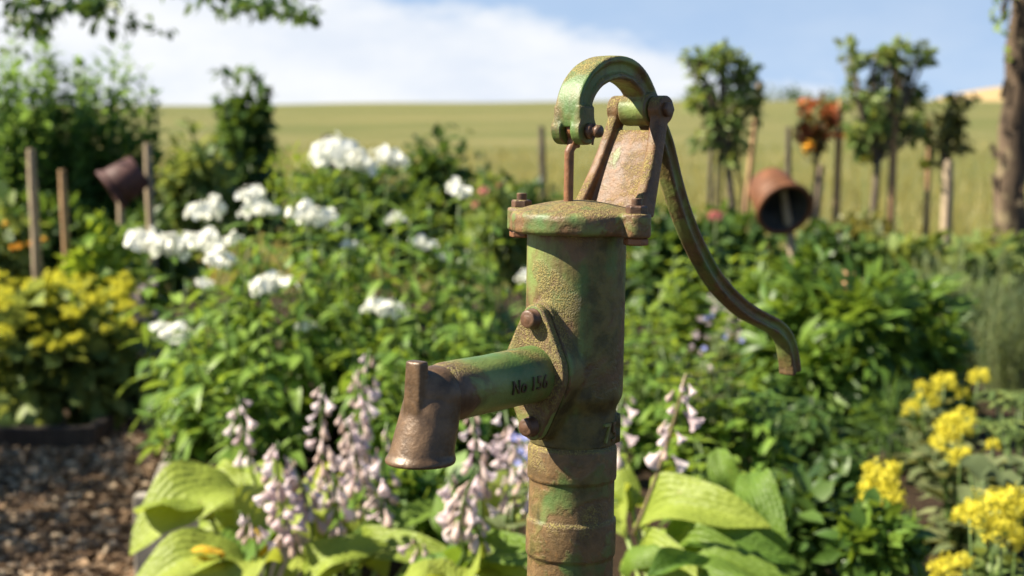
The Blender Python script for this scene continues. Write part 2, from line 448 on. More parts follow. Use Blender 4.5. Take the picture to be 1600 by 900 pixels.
M_body = iron_mat('paint_on_barrel', rust=0.44, lichen=0.40, tint=1.0, seed=1.3, streak=0.6, grime_shade=(AXZ(520), AXZ(680)), crust=[(*on_barrel(878, 462), 0.019), (*on_barrel(858, 440), 0.014), (*on_barrel(842, 420), 0.012)])
M_flange = iron_mat('flange_iron', rust=0.46, lichen=0.70, tint=0.95, seed=5.9)
M_worn = iron_mat('worn_lettering', rust=0.58, lichen=0.0, tint=0.55, seed=4.4, brown=(0.070, 0.046, 0.022), speckle=0.6)
M_emboss = iron_mat('raised_lettering', rust=0.25, lichen=0.2, tint=1.0, seed=2.6)
M_low = iron_mat('mossy_pipe_iron', rust=0.60, lichen=0.62, tint=0.85, seed=4.1, streak=0.6, brown=(0.145, 0.088, 0.036))
M_cap = iron_mat('grimy_cap_iron', rust=0.62, lichen=0.42, seed=7.7, tint=1.05, brown=(0.150, 0.085, 0.036))
M_fork = iron_mat('bracket_iron', rust=0.84, lichen=0.48, seed=2.2, tint=0.95, brown=(0.135, 0.064, 0.023))
M_hand = iron_mat('handle_paint', rust=0.48, lichen=0.52, seed=9.4, tint=1.0, gloss=0.52, brown=(0.130, 0.085, 0.040))
M_spout = iron_mat('spout_paint', rust=0.40, lichen=0.18, seed=5.5, tint=0.95, gloss=0.45, streak=0.38, speckle=0.5, worn=(0.160, 0.215, 0.32), brown=(0.115, 0.066, 0.036))
M_nozz = iron_mat('bare_nozzle_iron', rust=1.3, lichen=0.0, seed=3.0, brown=(0.125, 0.074, 0.038), gloss=0.42, metal=0.15, speckle=0.25)
M_rust = iron_mat('rusted_iron', rust=1.3, lichen=0.0, seed=6.0, brown=(0.19, 0.080, 0.032), speckle=0.7)
M_bolt = iron_mat('rusted_bolt', rust=1.3, lichen=0.0, seed=8.0, brown=(0.105, 0.054, 0.030), gloss=0.48, speckle=0.6)

pump = empty('hand_pump', base, 'old green cast iron hand water pump with rust, lichen and curved handle', 'water pump')
pump.matrix_world = PM
# -- barrel: lathe, top to bottom read from the photograph as (half width px, row)
zt = AXZ
prof = [(40, 1015), (58, 1012), (66, 1005), (66, 950), (67.5, 948), (68.3, 905), (68.3, 868), (68.6, 864), (70.6, 862.5), (71.4, 859), (71.4, 811), (70.9, 807.5), (68.6, 805), (68.0, 802), (67.6, 760),
        (67.6, 749), (68, 746), (70.0, 744.5), (70.6, 741), (70.4, 699), (69.7, 695.5), (67.4, 694), (67.2, 690)]
pl = [(r * MM, zt(y)) for r, y in prof]
Geo().lathe(pl, 96).build('lower_pipe', M_low, pump)
prof = [(60, 692.5), (67.0, 691.5), (67.2, 688), (67.2, 640), (68.2, 633), (72.5, 624), (76.2, 617), (77.3, 610), (77.5, 560), (77.5, 470), (77.5, 400), (77.5, 362), (76, 360)]
g = Geo().lathe([(r * MM, zt(y)) for r, y in prof], 96)
zf = UZ(846, 580)[1]                       # spout axis height where it meets the barrel
def hull2(g, u0, u1, r, rz, rb, k=28):
    """Rounded diamond plate across the spout axis: big circle r in the middle, ears of radius rb at +-rz."""
    pts = []
    cs = [(0, 0, r), (0, rz, rb), (0, -rz, rb)]
    for i in range(96):
        a = 2 * math.pi * i / 96; d = (math.cos(a), math.sin(a))
        s = max(c[0] * d[0] + c[1] * d[1] + c[2] for c in cs)
        pts.append((a, s))
    # support function -> outline
    out = []
    for i in range(96):
        a, s = pts[i]; s1 = pts[(i + 1) % 96][1]; s0 = pts[i - 1][1]; ds = (s1 - s0) / (2 * 2 * math.pi / 96)
        out.append((s * math.cos(a) - ds * math.sin(a), s * math.sin(a) + ds * math.cos(a)))
    rings = [[Vector((u, y, zf + z)) for y, z in out] for u in (u0, u1)]
    g.grid(rings); return out
FR, FZ, FB = 0.0365, 0.0505, 0.0135
hull2(g, 0.012, 0.0535, FR + 0.001, FZ, FB + 0.001)
# lug on the shaded side, level with the neck
for a, zz, r in ((math.radians(-129), 657, 0.0085), (math.radians(-129), 677, 0.0095)):
    d = Vector((math.sin(math.radians(88)), -math.cos(math.radians(88)), 0)); d = (PMI.to_3x3() @ d)
    g.cyl(Vector((0, 0, zt(zz))) + d * 0.035, Vector((0, 0, zt(zz))) + d * 0.0455, r, r * 0.9)
barrel = g.build('barrel', M_body, pump, mods=cast(0.0014, 6))

# -- raised lettering, bent round a surface
def letters(text, height, wrap, name, mat, parent, depth=0.0016, lean=0.0, squeeze=0.9):
    cu = bpy.data.curves.new(name, 'FONT'); cu.body = text; cu.size = 1.0; cu.extrude = 0.5; cu.resolution_u = 3; cu.space_character = 1.08; cu.offset = 0.002
    tmp = bpy.data.objects.new(name + '_source', cu); COL.objects.link(tmp)
    dg = bpy.context.evaluated_depsgraph_get(); me = bpy.data.meshes.new_from_object(tmp.evaluated_get(dg))
    bpy.data.objects.remove(tmp)
    w = max(v.co.x for v in me.vertices)
    bm = bmesh.new(); bm.from_mesh(me); bmesh.ops.subdivide_edges(bm, edges=[e for e in bm.edges if e.calc_length() > 0.12], cuts=1); bm.to_mesh(me); bm.free()
    for v in me.vertices:
        v.co = wrap((v.co.x - w / 2) * height * squeeze, (v.co.y - 0.34) * height, v.co.z * depth * 2 + depth * 0.2)
    me.materials.clear(); me.materials.append(mat)
    return link(name, me, parent)
def wrap_neck(x, y, d):
    R = 67.2 * MM + d; a = math.radians(57) + x / R
    w = Vector((math.sin(a), -math.cos(a), 0)) * R
    q = PMI.to_3x3() @ w; return Vector((q.x, q.y, zt(668) + y))
letters('75', 0.027, wrap_neck, 'lettering', M_emboss, barrel)

# -- cap with two ears
zb, ztop, zap = zt(364), zt(333), zt(312)
RC = 0.0635
g = Geo().lathe([(RC - 0.004, zb), (RC - 0.0012, zb + 0.0012), (RC, zb + 0.004), (RC, ztop - 0.004), (RC - 0.0015, ztop), (RC - 0.005, ztop + 0.0022), (0.046, ztop + 0.0062), (0.030, ztop + 0.0098), (0.014, zap - 0.0006), (0.002, zap)], 96)
VL = 0.0688
for s in (-1, 1):
    g.lathe([(0.0128, zb - 0.001), (0.0138, zb + 0.001), (0.0138, ztop + 0.0015), (0.0128, ztop + 0.0028)], 40, Matrix.Translation((0, s * VL, 0)))
    g.box((0, s * (VL - 0.015), (zb + ztop) / 2), (0.0262, 0.03, ztop - zb + 0.001))
cap = g.build('cap', M_cap, pump, mods=cast(0.0012, 7))
def hexnut(g, c, r, h, M=None):
    g.lathe([(r * 0.90, 0), (r, h * 0.12), (r, h * 0.85), (r * 0.88, h)], 6, Matrix.Translation(c) if M is None else M)
for s in (-1, 1):
    g = Geo(); z0 = ztop + 0.0015
    hexnut(g, (0, s * VL, z0), 0.0104, 0.0086)
    b = g.build('nut', M_bolt, cap, smooth=False, mods=bev(0.0009))
    g = Geo(); th = []
    for i in range(5): th += [(0.0046, z0 + 0.0082 + i * 0.0014), (0.0053, z0 + 0.0089 + i * 0.0014)]
    th += [(0.0042, z0 + 0.0082 + 5 * 0.0014)]
    g.lathe([(0.0050, zb - 0.004)] + th, 20, Matrix.Translation((0, s * VL, 0)))
    g.build('bolt', M_bolt, cap)
    g = Geo(); hexnut(g, (0, s * VL, zb - 0.0078), 0.0118, 0.0068); g.build('bolt_head', M_rust, cap, smooth=False, mods=bev(0.0009))

# -- bracket (fork) that carries the handle
up_, zp = UZ(1000, 171)                    # pivot
VT, VB = 0.0245, 0.037                      # half spread at top and foot
def arm_ring(uc, v, z, du, dv, tilt=0.0, n=28):
    out = []
    for i in range(n):
        a = 2 * math.pi * i / n; c, s_ = math.cos(a), math.sin(a)
        e = 0.55
        x = du / 2 * math.copysign(abs(c) ** e, c); y = dv / 2 * math.copysign(abs(s_) ** e, s_)
        out.append(Vector((uc + x, v + y, z + x * tilt)))
    return out
g = Geo()
zfoot = ztop - 0.004
u_foot = UZ(957, 318)[0]
for s in (-1, 1):
    rings = []
    for t in [i / 10 for i in range(11)]:
        z = zfoot + (zp - zfoot) * t
        front = (u_foot + 0.018) * (1 - t) + (up_ + 0.0105) * t - 0.006 * math.sin(t * math.pi)
        back = (u_foot - 0.012) * (1 - t) + (up_ - 0.0105) * t
        rings.append(arm_ring((front + back) / 2, s * (VB * (1 - t) + VT * t), z, front - back, 0.0135 - 0.001 * t))
    g.grid(rings)
    g.cyl((up_, s * (VT - 0.0065), zp), (up_, s * (VT + 0.0075), zp), 0.0138)
# web between the arms
zw = UZ(985, 203)[1]
rings = []
for t in [i / 8 for i in range(9)]:
    z = zfoot - 0.002 + (zw - zfoot + 0.002) * t
    tt = (z - zfoot) / (zp - zfoot)
    uc = u_foot * (1 - tt) + up_ * tt - 0.004; hv = VB * (1 - tt) + VT * tt
    rings.append([Vector((uc + 0.005, -hv, z)), Vector((uc + 0.005, hv, z)), Vector((uc - 0.005, hv, z)), Vector((uc - 0.005, -hv, z))])
g.grid(rings)
bracket = g.build('handle_bracket', M_fork, pump, mods=cast(0.0012, 8))

# -- handle: a ribbed bar swept along its curve in the plane of the spout
hp = [(897, 196, 30, 21), (896, 176, 29.5, 21), (899, 155, 28.5, 21.5), (908, 134, 28, 22), (924, 116, 27.5, 22.5), (947, 106.5, 27, 23), (970, 110, 26.5, 23), (988, 125, 26, 22), (1001, 148, 25, 21), (1011, 172, 24, 20),
      (1022, 198, 22, 19), (1036, 232, 19.5, 18), (1050, 286, 18, 17.5), (1067, 340, 17.5, 17), (1090, 393, 17.5, 17), (1120, 443, 17.5, 17), (1158, 481, 18, 17), (1190, 500, 18, 16.5), (1210, 511, 18.5, 16.5), (1225, 529, 19, 17), (1232, 556, 20, 18), (1235, 582, 21, 18.5)]
raw = [(Vector((u, 0, z)), w / 1000, t / 1000) for (x, y, w, t) in hp for (u, z) in [UZ(x, y)]]
def smooth_path(raw, k=5):
    out = []
    n = len(raw)
    for i in range(n - 1):
        p0, p1, p2, p3 = [raw[max(0, min(n - 1, j))] for j in (i - 1, i, i + 1, i + 2)]
        for q in range(k):
            t = q / k
            c = lambda a, b, cc, d: 0.5 * ((2 * b) + (cc - a) * t + (2 * a - 5 * b + 4 * cc - d) * t * t + (3 * b - a - 3 * cc + d) * t ** 3)
            out.append((c(p0[0], p1[0], p2[0], p3[0]), c(p0[1], p1[1], p2[1], p3[1]), c(p0[2], p1[2], p2[2], p3[2])))
    out.append(raw[-1]); return out
path = smooth_path(raw)
rings = []
for i, (p, w, t) in enumerate(path):
    d = (path[min(i + 1, len(path) - 1)][0] - path[max(i - 1, 0)][0]).normalized()
    nrm_ = Vector((-d.z, 0, d.x)); V = Vector((0, 1, 0))
    gv = 0.0032 * min(1, i / 12)          # groove depth on both flanks
    h, b = t / 2, w / 2
    prof = [(-b, -h * .88), (-b * .92, -h), (0, -h * 1.04), (b * .92, -h), (b, -h * .88), (b, -h * .52), (b - gv, -h * .36), (b - gv, h * .36), (b, h * .52), (b, h * .88), (b * .9, h), (0, h * 1.06), (-b * .9, h), (-b, h * .88), (-b, h * .52), (-b + gv, h * .36), (-b + gv, -h * .36), (-b, -h * .52)]
    rings.append([p + V * a + nrm_ * c for a, c in prof])
g = Geo().grid(rings)
ur, zr = UZ(897, 203)                      # rod pivot
for s in (-1, 1):
    cy = s * 0.0115
    rr = []
    z1 = UZ(897, 166)[1]
    for t in [i / 5 for i in range(6)]:
        z = zr + (z1 - zr) * t; rr.append(arm_ring(ur + 0.0005, cy, z, 0.0265 - 0.0035 * t, 0.0115))
    g.grid(rr)
    g.cyl((ur + 0.0005, cy - 0.0057, zr), (ur + 0.0005, cy + 0.0057, zr), 0.0140, seg=40)
g.cyl((up_, -0.0165, zp), (up_, 0.0165, zp), 0.0165, seg=40)
handle = g.build('handle', M_hand, pump, mods=cast(0.0012, 5))
g = Geo()
g.cyl((up_, -VT - 0.0115, zp), (up_, VT + 0.011, zp), 0.0058)
hexnut(g, (0, 0, 0), 0.0080, 0.0048, Matrix.Translation((up_, VT + 0.0072, zp)) @ Matrix.Rotation(-math.pi / 2, 4, 'X'))
g.lathe([(0.008, 0), (0.0088, 0.002), (0.006, 0.0045)], 20, Matrix.Translation((up_, -VT - 0.0070, zp)) @ Matrix.Rotation(math.pi / 2, 4, 'X'))
g.build('pivot_bolt', M_bolt, pump, mods=bev(0.0007))
g = Geo()
g.cyl((ur, -0.0205, zr - 0.001), (ur, 0.0285, zr - 0.001), 0.0046)
g.lathe([(0.0072, 0), (0.0078, 0.004), (0.0066, 0.0062)], 20, Matrix.Translation((ur, 0.0168, zr - 0.001)) @ Matrix.Rotation(-math.pi / 2, 4, 'X'))
g.lathe([(0.0046, 0), (0.0062, 0.0012), (0.0058, 0.0045), (0.003, 0.0062)], 20, Matrix.Translation((ur, 0.0262, zr - 0.001)) @ Matrix.Rotation(-math.pi / 2, 4, 'X'))
g.tube([(ur, 0.0235, zr + 0.006), (ur + 0.001, 0.0235, zr - 0.008), (ur + 0.003, 0.0242, zr - 0.0135)], [0.0011] * 3, 8)
g.build('clevis_pin', M_bolt, pump)
# -- piston rod with a flattened eye
g = Geo()
u_e, z_e = UZ(888, 315)
g.tube([(u_e, 0, z_e - 0.012), (u_e, 0, zr - 0.020), (ur, 0, zr - 0.012)], [0.0046, 0.0046, 0.0050], 20)
g.lathe([(0.0068, -0.0042), (0.0086, -0.003), (0.0086, 0.003), (0.0068, 0.0042)], 32, Matrix.Translation((ur, 0, zr)) @ Matrix.Rotation(math.pi / 2, 4, 'X'))
g.box((ur, 0, zr - 0.010), (0.0105, 0.0082, 0.014))
rod = g.build('piston_rod', M_rust, pump, mods=cast(0.0009, 5))

# -- spout
g = Geo()
hull2(g, 0.0545, 0.0635, FR, FZ, FB)
g.build('spout_flange', M_flange, pump, mods=cast(0.0012, 6))
g = Geo()
sp = [(866, 578), (840, 583), (800, 591), (760, 600), (722, 607), (704, 611), (694, 613), (684, 616)]
pts = [Vector((UZ(x, y)[0], 0, UZ(x, y)[1])) for x, y in sp]
rad = [0.0282, 0.0270, 0.0262, 0.0260, 0.0262, 0.0264, 0.0262, 0.0235]
g.tube(pts, rad, 48)
spout = g.build('spout', M_spout, pump, mods=cast(0.0013, 9))
un, zn = UZ(657, 718); ut, zt_ = UZ(673, 641)
ax = Vector((un - ut, 0, zn - zt_)); L = ax.length
az_ = ax / L                                 # the mouth stays level while the cup leans outward
NM = Matrix(((1, 0, az_.x, ut), (0, 1, 0, 0), (0, 0, az_.z, zt_), (0, 0, 0, 1)))
ue, ze = UZ(679, 617)
g = Geo().lathe([(0.0225, -0.0210), (0.0252, -0.0120), (0.0259, -0.003), (0.0263, 0.006), (0.0269, 0.014), (0.0274, L * 0.55), (0.0282, L - 0.005), (0.0294, L - 0.0035), (0.0306, L - 0.0012), (0.0306, L + 0.0018), (0.0294, L + 0.0034), (0.0262, L + 0.0034), (0.0250, L - 0.002), (0.0245, L * 0.4), (0.012, L * 0.3)], 64, NM)
g.lathe([(0.0256 * math.sin(math.pi * i / 16) + 1e-4, -0.0256 * math.cos(math.pi * i / 16)) for i in range(17)], 32, Matrix.Translation((ue, 0, ze)))
# bucket hook standing on the bend
uh, zh0 = UZ(641, 668); uh1, zh1 = UZ(644, 565)
rings = []
for t in [i / 6 for i in range(7)]:
    rings.append(arm_ring(uh + 0.0 + (uh1 - uh) * t - 0.006, 0, zh0 - 0.012 + (zh1 - zh0 + 0.012) * t, 0.0160 - 0.0030 * t, 0.0225 - 0.0030 * t))
g.grid(rings)
noz = g.build('nozzle', M_nozz, pump, mods=cast(0.0012, 14))
# lettering along the flank of the spout that faces the lens
sa, sb = pts[1], pts[5]; sdir = (sb - sa).normalized(); sn = Vector((-sdir.z, 0, sdir.x)); sn = sn if sn.z > 0 else -sn
u_l, z_l = UZ(793, 600)
def wrap_spout(x, y, d):
    R = 0.0268 + d; a = math.radians(-4) + y / 0.0268
    c = sa + sdir * ((u_l - sa.x) / sdir.x) ; c = c - sdir * x
    # near flank of the tube is the +v side
    return c + (Vector((0, 1, 0)) * math.cos(a) + sn * math.sin(a)) * R
letters('No 156', 0.0185, wrap_spout, 'lettering', M_worn, spout, depth=0.0007, squeeze=0.82)
for s in (-1, 1):
    c = Vector((0.0635, 0, zf + s * FZ))
    R_ = Matrix.Translation(c) @ Matrix.Rotation(math.pi / 2, 4, 'Y')
    g = Geo().lathe([(0.0098, -0.001), (0.0098, 0.001), (0.0084, 0.0015), (0.0088, 0.0078), (0.0078, 0.0094), (0.0052, 0.0088), (0.004, 0.0094)], 14, R_)
    g.build('flange_bolt', M_bolt, pump)
# -- base flange and riser below the frame, down to a slab
g = Geo(); z9 = zt(903)
zflo = zt(1020)
g.lathe([(0.040, zflo - 0.012), (0.066, zflo - 0.012), (0.066, zflo), (0.045, zflo + 0.004)], 48)
g.lathe([(0.034, 0.0), (0.034, zflo - 0.01)], 40)
g.lathe([(0.09, -0.02), (0.09, 0.012), (0.036, 0.016)], 48)
g.build('riser_pipe', M_low, pump, mods=bev(0.001))
# rusty ear just at the lower edge of the picture
d = PMI.to_3x3() @ Vector((-1, -0.35, 0)).normalized(); d.z = 0; d.normalize()
c = Vector((0, 0, zt(901))) + d * 0.051
g = Geo().cyl(c - Vector((0, 0, 0.012)), c, 0.010); g.cyl(c - d * 0.02 - Vector((0, 0, 0.006)), c - Vector((0, 0, 0.006)), 0.006)
g.build('ear', M_rust, pump, mods=cast(0.0011, 5))

# ------------------------------------------------------------------ the setting: meadow, far fields, soil, path
def meadow_z(x, y):
    s = np.maximum(y - 13, 0)
    rise = 0.0325 * np.minimum(s, 150)
    rise = rise * (1 + 0.00055 * np.clip(x, -60, 60)) + 0.25 * np.sin(x * 0.035 + 0.8) * np.minimum(s / 140, 1)
    return rise + 0.05 * np.sin(x * 0.23 + y * 0.11) * np.minimum(s / 10, 1) - 0.02 + 0.004 * np.maximum(y - 163, 0) * 0
t = NT('meadow_grass'); a = t.noise(0.13, 6, 0.65, t.stretch(0.35, 1, 1)); b = t.noise(1.6, 6, 0.7, t.stretch(0.25, 1, 1)); c_ = t.noise(22, 5, 0.7)
mc = t.mix(t.rng(a, 0.35, 0.68), (0.105, 0.112, 0.038), (0.225, 0.186, 0.082)); mc = t.mix(t.rng(b, 0.35, 0.7, 0, 0.65), mc, (0.150, 0.152, 0.050)); mc = t.mix(t.rng(t.noise(0.45, 5, 0.65), 0.42, 0.66, 0, 0.4), mc, (0.095, 0.112, 0.032)); mc = t.mix(t.rng(c_, 0.3, 0.75, 0, 0.5), mc, (0.07, 0.085, 0.02))
M_mead = t.done(t.bsdf(mc, 0.9, t.bump(c_, 0.6, 0.05), spec=0.1))
xs = np.concatenate([np.linspace(-900, -60, 12), np.linspace(-50, 80, 66), np.linspace(95, 900, 12)]); ys = np.concatenate([np.linspace(-60, 12, 12), np.linspace(13, 60, 48), np.linspace(65, 200, 28), np.linspace(230, 1500, 12)])
XX, YY = np.meshgrid(xs, ys); V = np.stack([XX, YY, meadow_z(XX, YY)], -1).reshape(-1, 3); nx = len(xs)
F = [(j * nx + i, j * nx + i + 1, (j + 1) * nx + i + 1, (j + 1) * nx + i) for j in range(len(ys) - 1) for i in range(nx - 1)]
tag(link('meadow', np_mesh('meadow', V, F, M_mead)), kind='structure')
# ripe field on a rise beyond the crest
t = NT('ripe_grain'); q = t.noise(0.4, 4); M_wheat = t.done(t.bsdf(t.mix(q, (0.28, 0.20, 0.095), (0.36, 0.26, 0.13)), 0.9, spec=0.1))
xs = np.linspace(76, 230, 40); ys = np.linspace(260, 420, 20); XX, YY = np.meshgrid(xs, ys)
hz = 11.8 * (1 - np.exp(-np.maximum(XX - 82, 0) / 16)) * np.exp(-((YY - 345) / 75) ** 2); V = np.stack([XX, YY, 3.0 + hz - 1.5 * (np.abs(YY - 345) > 78)], -1).reshape(-1, 3)
F = [(j * 40 + i, j * 40 + i + 1, (j + 1) * 40 + i + 1, (j + 1) * 40 + i) for j in range(19) for i in range(39)]
tag(link('grain_field', np_mesh('grain_field', V, F, M_wheat)), kind='structure')

t = NT('garden_soil'); a = t.noise(3, 6, 0.7); b = t.noise(40, 6, 0.7)
M_soil = t.done(t.bsdf(t.mix(b, (0.022, 0.014, 0.009), t.mix(a, (0.045, 0.030, 0.018), (0.075, 0.05, 0.03))), 0.95, t.bump(b, 0.9, 0.02), spec=0.1))
def sheet(name, poly, z, mat, cuts=0):
    bm = bmesh.new(); bm.faces.new([bm.verts.new((x, y, z)) for x, y in poly]); me = bpy.data.meshes.new(name); bm.to_mesh(me); bm.free(); me.materials.append(mat)
    return tag(link(name, me), kind='structure')
sheet('ground', [(-9, -3), (9, -3), (9, 12.4), (-9, 12.4)], 0.004, M_soil)
BED = [(-0.97, 4.06), (4.6, 4.06), (4.6, 6.6), (-1.32, 6.6)]
BZ = 0.25
sheet('flower_bed', BED, BZ, M_soil)
def zr(Y): return BZ if Y > 4.1 else max(0.0, (Y - 3.4) / 0.66 * BZ) if Y > 3.4 else 0.0
slope = np_mesh('bed_slope', [(-0.5, 4.065, BZ - 0.003), (4.6, 4.065, BZ - 0.003), (4.6, 3.4, -0.003), (-0.5, 3.4, -0.003)], [(3, 2, 1, 0)], M_soil); tag(link('bed_slope', slope), kind='structure')
t = NT('path_base'); b = t.noise(60, 6, 0.7)
M_path = t.done(t.bsdf(t.mix(b, (0.05, 0.033, 0.02), (0.16, 0.105, 0.062)), 0.9, t.bump(b, 0.9, 0.01), spec=0.1))
PATH = [(-3.2, 2.0), (-0.62, 2.0), (-0.62, 3.2), (-1.0, 4.0), (-1.34, 6.62), (-1.4, 7.6), (-1.75, 7.6), (-1.66, 6.0), (-3.2, 5.9)]
sheet('path', PATH, 0.008, M_path)
# wood chips
t = NT('wood_chip'); r = t.each()
M_chip = t.done(t.bsdf(t.ramp(r, [(0.0, (0.042, 0.025, 0.014)), (0.4, (0.125, 0.076, 0.042)), (0.75, (0.28, 0.185, 0.108)), (0.95, (0.46, 0.35, 0.23))]), 0.85, spec=0.15))
cb = np.array([(-.5, -.5, -.5), (.5, -.45, -.5), (.5, .5, -.5), (-.5, .42, -.5), (-.42, -.5, .5), (.5, -.5, .5), (.46, .42, .5), (-.5, .5, .5)], np.float32) * np.array([0.55, 1, 0.22], np.float32)
cf = np.array([(0, 2, 1), (0, 3, 2), (4, 5, 6), (4, 6, 7), (0, 1, 5), (0, 5, 4), (1, 2, 6), (1, 6, 5), (2, 3, 7), (2, 7, 6), (3, 0, 4), (3, 4, 7)], np.int32)
pts = RNG.uniform((-3.2, 3.4), (-0.6, 7.6), (42000, 2))
def inside(p, poly):
    r = np.zeros(len(p), bool); n = len(poly)
    for i in range(n):
        (x1, y1), (x2, y2) = poly[i], poly[i - 1]
        r ^= ((y1 > p[:, 1]) != (y2 > p[:, 1])) & (p[:, 0] < (x2 - x1) * (p[:, 1] - y1) / (y2 - y1 + 1e-9) + x1)
    return r
pts = pts[inside(pts, PATH)]; n = len(pts)
cp = np.concatenate([pts, RNG.uniform(0.010, 0.035, (n, 1))], 1)
cdr = rdirs(n); cdr[:, 2] *= 0.3
tag(link('wood_chips', joined('wood_chips', [(cb, cf)], frames(cp, cdr, np.array([0, 0, 1.0]) + RNG.normal(0, .35, (n, 3)), RNG.uniform(0.010, 0.036, n) * np.where(RNG.random(n) < .04, 1.7, 1.0)), M_chip)), kind='stuff')
for_o = bpy.data.objects['wood_chips']
for p in for_o.data.polygons: p.use_smooth = False

# timber round the raised beds
M_board = wood_mat('weathered_board', (0.20, 0.175, 0.14), (0.36, 0.32, 0.27))
M_dkboard = wood_mat('dark_board', (0.030, 0.023, 0.018), (0.06, 0.046, 0.034))
def board(a, b, h, thick, mat, label, z0=0.0):
    a, b = Vector((*a, 0)), Vector((*b, 0)); d = b - a; L = d.length
    o = Geo().box((0, 0, h / 2), (thick, thick and 0.001 + thick * 0, h)) if False else None
    g = Geo(); n = max(2, int(L / 0.25)); rings = []
    for i in range(n + 1):
        y = L * i / n; w = 0.003 * math.sin(i * 1.7)
        rings.append([Vector((-thick / 2 + w, y, 0)), Vector((thick / 2 + w, y, 0)), Vector((thick / 2 + w, y, h + 0.003 * math.sin(i * 2.3))), Vector((-thick / 2 + w, y, h + 0.003 * math.cos(i)))])
    g.grid(rings)
    o = g.build('bed_board', mat, None, smooth=False, mods=bev(0.006))
    o.location = (a.x, a.y, z0); o.rotation_euler.z = math.atan2(-d.x, d.y)
    return tag(o, label, 'board', 'timber edging of the raised beds')
board((-0.985, 4.06), (-1.33, 6.6), 0.245, 0.045, M_board, 'grey weathered board along the wood chip path under the phlox')
board((-1.01, 4.035), (-0.45, 4.03), 0.30, 0.045, M_board, 'short grey weathered board at the bed corner behind the lime hosta')
board((-3.4, 6.02), (-1.66, 6.06), 0.10, 0.05, M_dkboard, 'dark timber board in front of the yellow lady mantle bed')
board((-1.68, 6.10), (-1.78, 8.2), 0.10, 0.05, M_dkboard, 'dark timber board running back beside the yellow lady mantle')

# ------------------------------------------------------------------ leaf materials and shapes
L_phlox = leaf_mat('phlox_leaf', (0.068, 0.133, 0.024), (0.122, 0.218, 0.037), (0.212, 0.321, 0.053), tf=0.38)
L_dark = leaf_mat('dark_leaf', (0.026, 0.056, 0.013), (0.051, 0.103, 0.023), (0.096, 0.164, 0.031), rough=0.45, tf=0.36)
L_shrub = leaf_mat('shrub_leaf', (0.060, 0.104, 0.026), (0.119, 0.182, 0.048), (0.229, 0.287, 0.089), tf=0.35, spec=0.2)
L_tall = leaf_mat('tall_shrub_leaf', (0.050, 0.116, 0.029), (0.094, 0.187, 0.046), (0.165, 0.281, 0.083), tf=0.45)
L_bright = leaf_mat('bright_leaf', (0.087, 0.159, 0.019), (0.150, 0.241, 0.031), (0.237, 0.331, 0.043), tf=0.42)
L_peony = leaf_mat('peony_leaf', (0.042, 0.091, 0.018), (0.084, 0.160, 0.025), (0.155, 0.245, 0.036), rough=0.42, spec=0.35, tf=0.38)
L_grey = leaf_mat('greygreen_leaf', (0.088, 0.115, 0.051), (0.136, 0.168, 0.072), (0.209, 0.231, 0.102), tf=0.3, rough=0.7, spec=0.12)
L_hosta2 = leaf_mat('mid_hosta_leaf', (0.085, 0.160, 0.020), (0.125, 0.205, 0.026), (0.185, 0.255, 0.030), tf=0.42, rough=0.42)
L_olive = leaf_mat('olive_leaf', (0.069, 0.094, 0.026), (0.117, 0.137, 0.035), (0.193, 0.182, 0.047), tf=0.35)
L_rose = leaf_mat('rose_leaf', (0.062, 0.078, 0.019), (0.117, 0.111, 0.026), (0.220, 0.130, 0.035), odd=(0.413, 0.117, 0.035), tf=0.35)
L_stem = leaf_mat('green_stem', (0.08, 0.13, 0.03), (0.09, 0.14, 0.035), (0.10, 0.15, 0.04), tf=0.0)
L_dry = leaf_mat('straw_stem', (0.20, 0.16, 0.08), (0.24, 0.19, 0.10), (0.30, 0.24, 0.13), tf=0.0)
L_mantle = leaf_mat('mantle_leaf', (0.070, 0.113, 0.035), (0.118, 0.172, 0.050), (0.207, 0.259, 0.074), tf=0.35, spec=0.15)
F_white = petal_mat('white_petal', (0.80, 0.80, 0.72), (0.86, 0.86, 0.80))
F_mauve = petal_mat('mauve_petal', (0.60, 0.46, 0.48), (0.78, 0.68, 0.69), 0.38)
F_fade = petal_mat('faded_petal', (0.50, 0.36, 0.30), (0.66, 0.54, 0.50), 0.3)
F_yellow = petal_mat('yellow_petal', (0.607, 0.524, 0.028), (0.754, 0.681, 0.083), 0.25)
F_mantle = petal_mat('mantle_petal', (0.56, 0.54, 0.04), (0.74, 0.69, 0.07), 0.3)
F_blue = petal_mat('blue_petal', (0.22, 0.26, 0.62), (0.40, 0.42, 0.72), 0.25)
F_peach = petal_mat('peach_petal', (0.80, 0.40, 0.20), (0.86, 0.56, 0.34), 0.35)
F_red = petal_mat('red_petal', (0.36, 0.075, 0.03), (0.50, 0.17, 0.05), 0.3)
F_orange = petal_mat('orange_petal', (0.80, 0.36, 0.03), (0.86, 0.50, 0.06), 0.3)
F_pink = petal_mat('pink_petal', (0.66, 0.22, 0.20), (0.74, 0.36, 0.30), 0.3)
S_lance = [leaf_shape(0.36, 4, 0.3, 0.35, 0.38), leaf_shape(0.32, 4, 0.35, 0.55, 0.4), leaf_shape(0.40, 4, 0.2, 0.2, 0.36)]
S_ovate = [leaf_shape(0.55, 3, 0.25, 0.2, 0.4), leaf_shape(0.5, 3, 0.35, 0.35, 0.42), leaf_shape(0.62, 3, 0.15, 0.1, 0.45)]
S_narrow = [leaf_shape(0.16, 3, 0.3, 0.35, 0.45), leaf_shape(0.14, 3, 0.3, 0.15, 0.5)]
S_thread = [leaf_shape(0.05, 2, 0.2, 0.2, 0.5), leaf_shape(0.04, 2, 0.2, 0.0, 0.5)]
S_trio = [fan_shape(3, 0.27, 1.5, 0.25), fan_shape(3, 0.25, 1.2, 0.4)]
S_palm = [fan_shape(7, 0.17, 4.6, 0.2)]
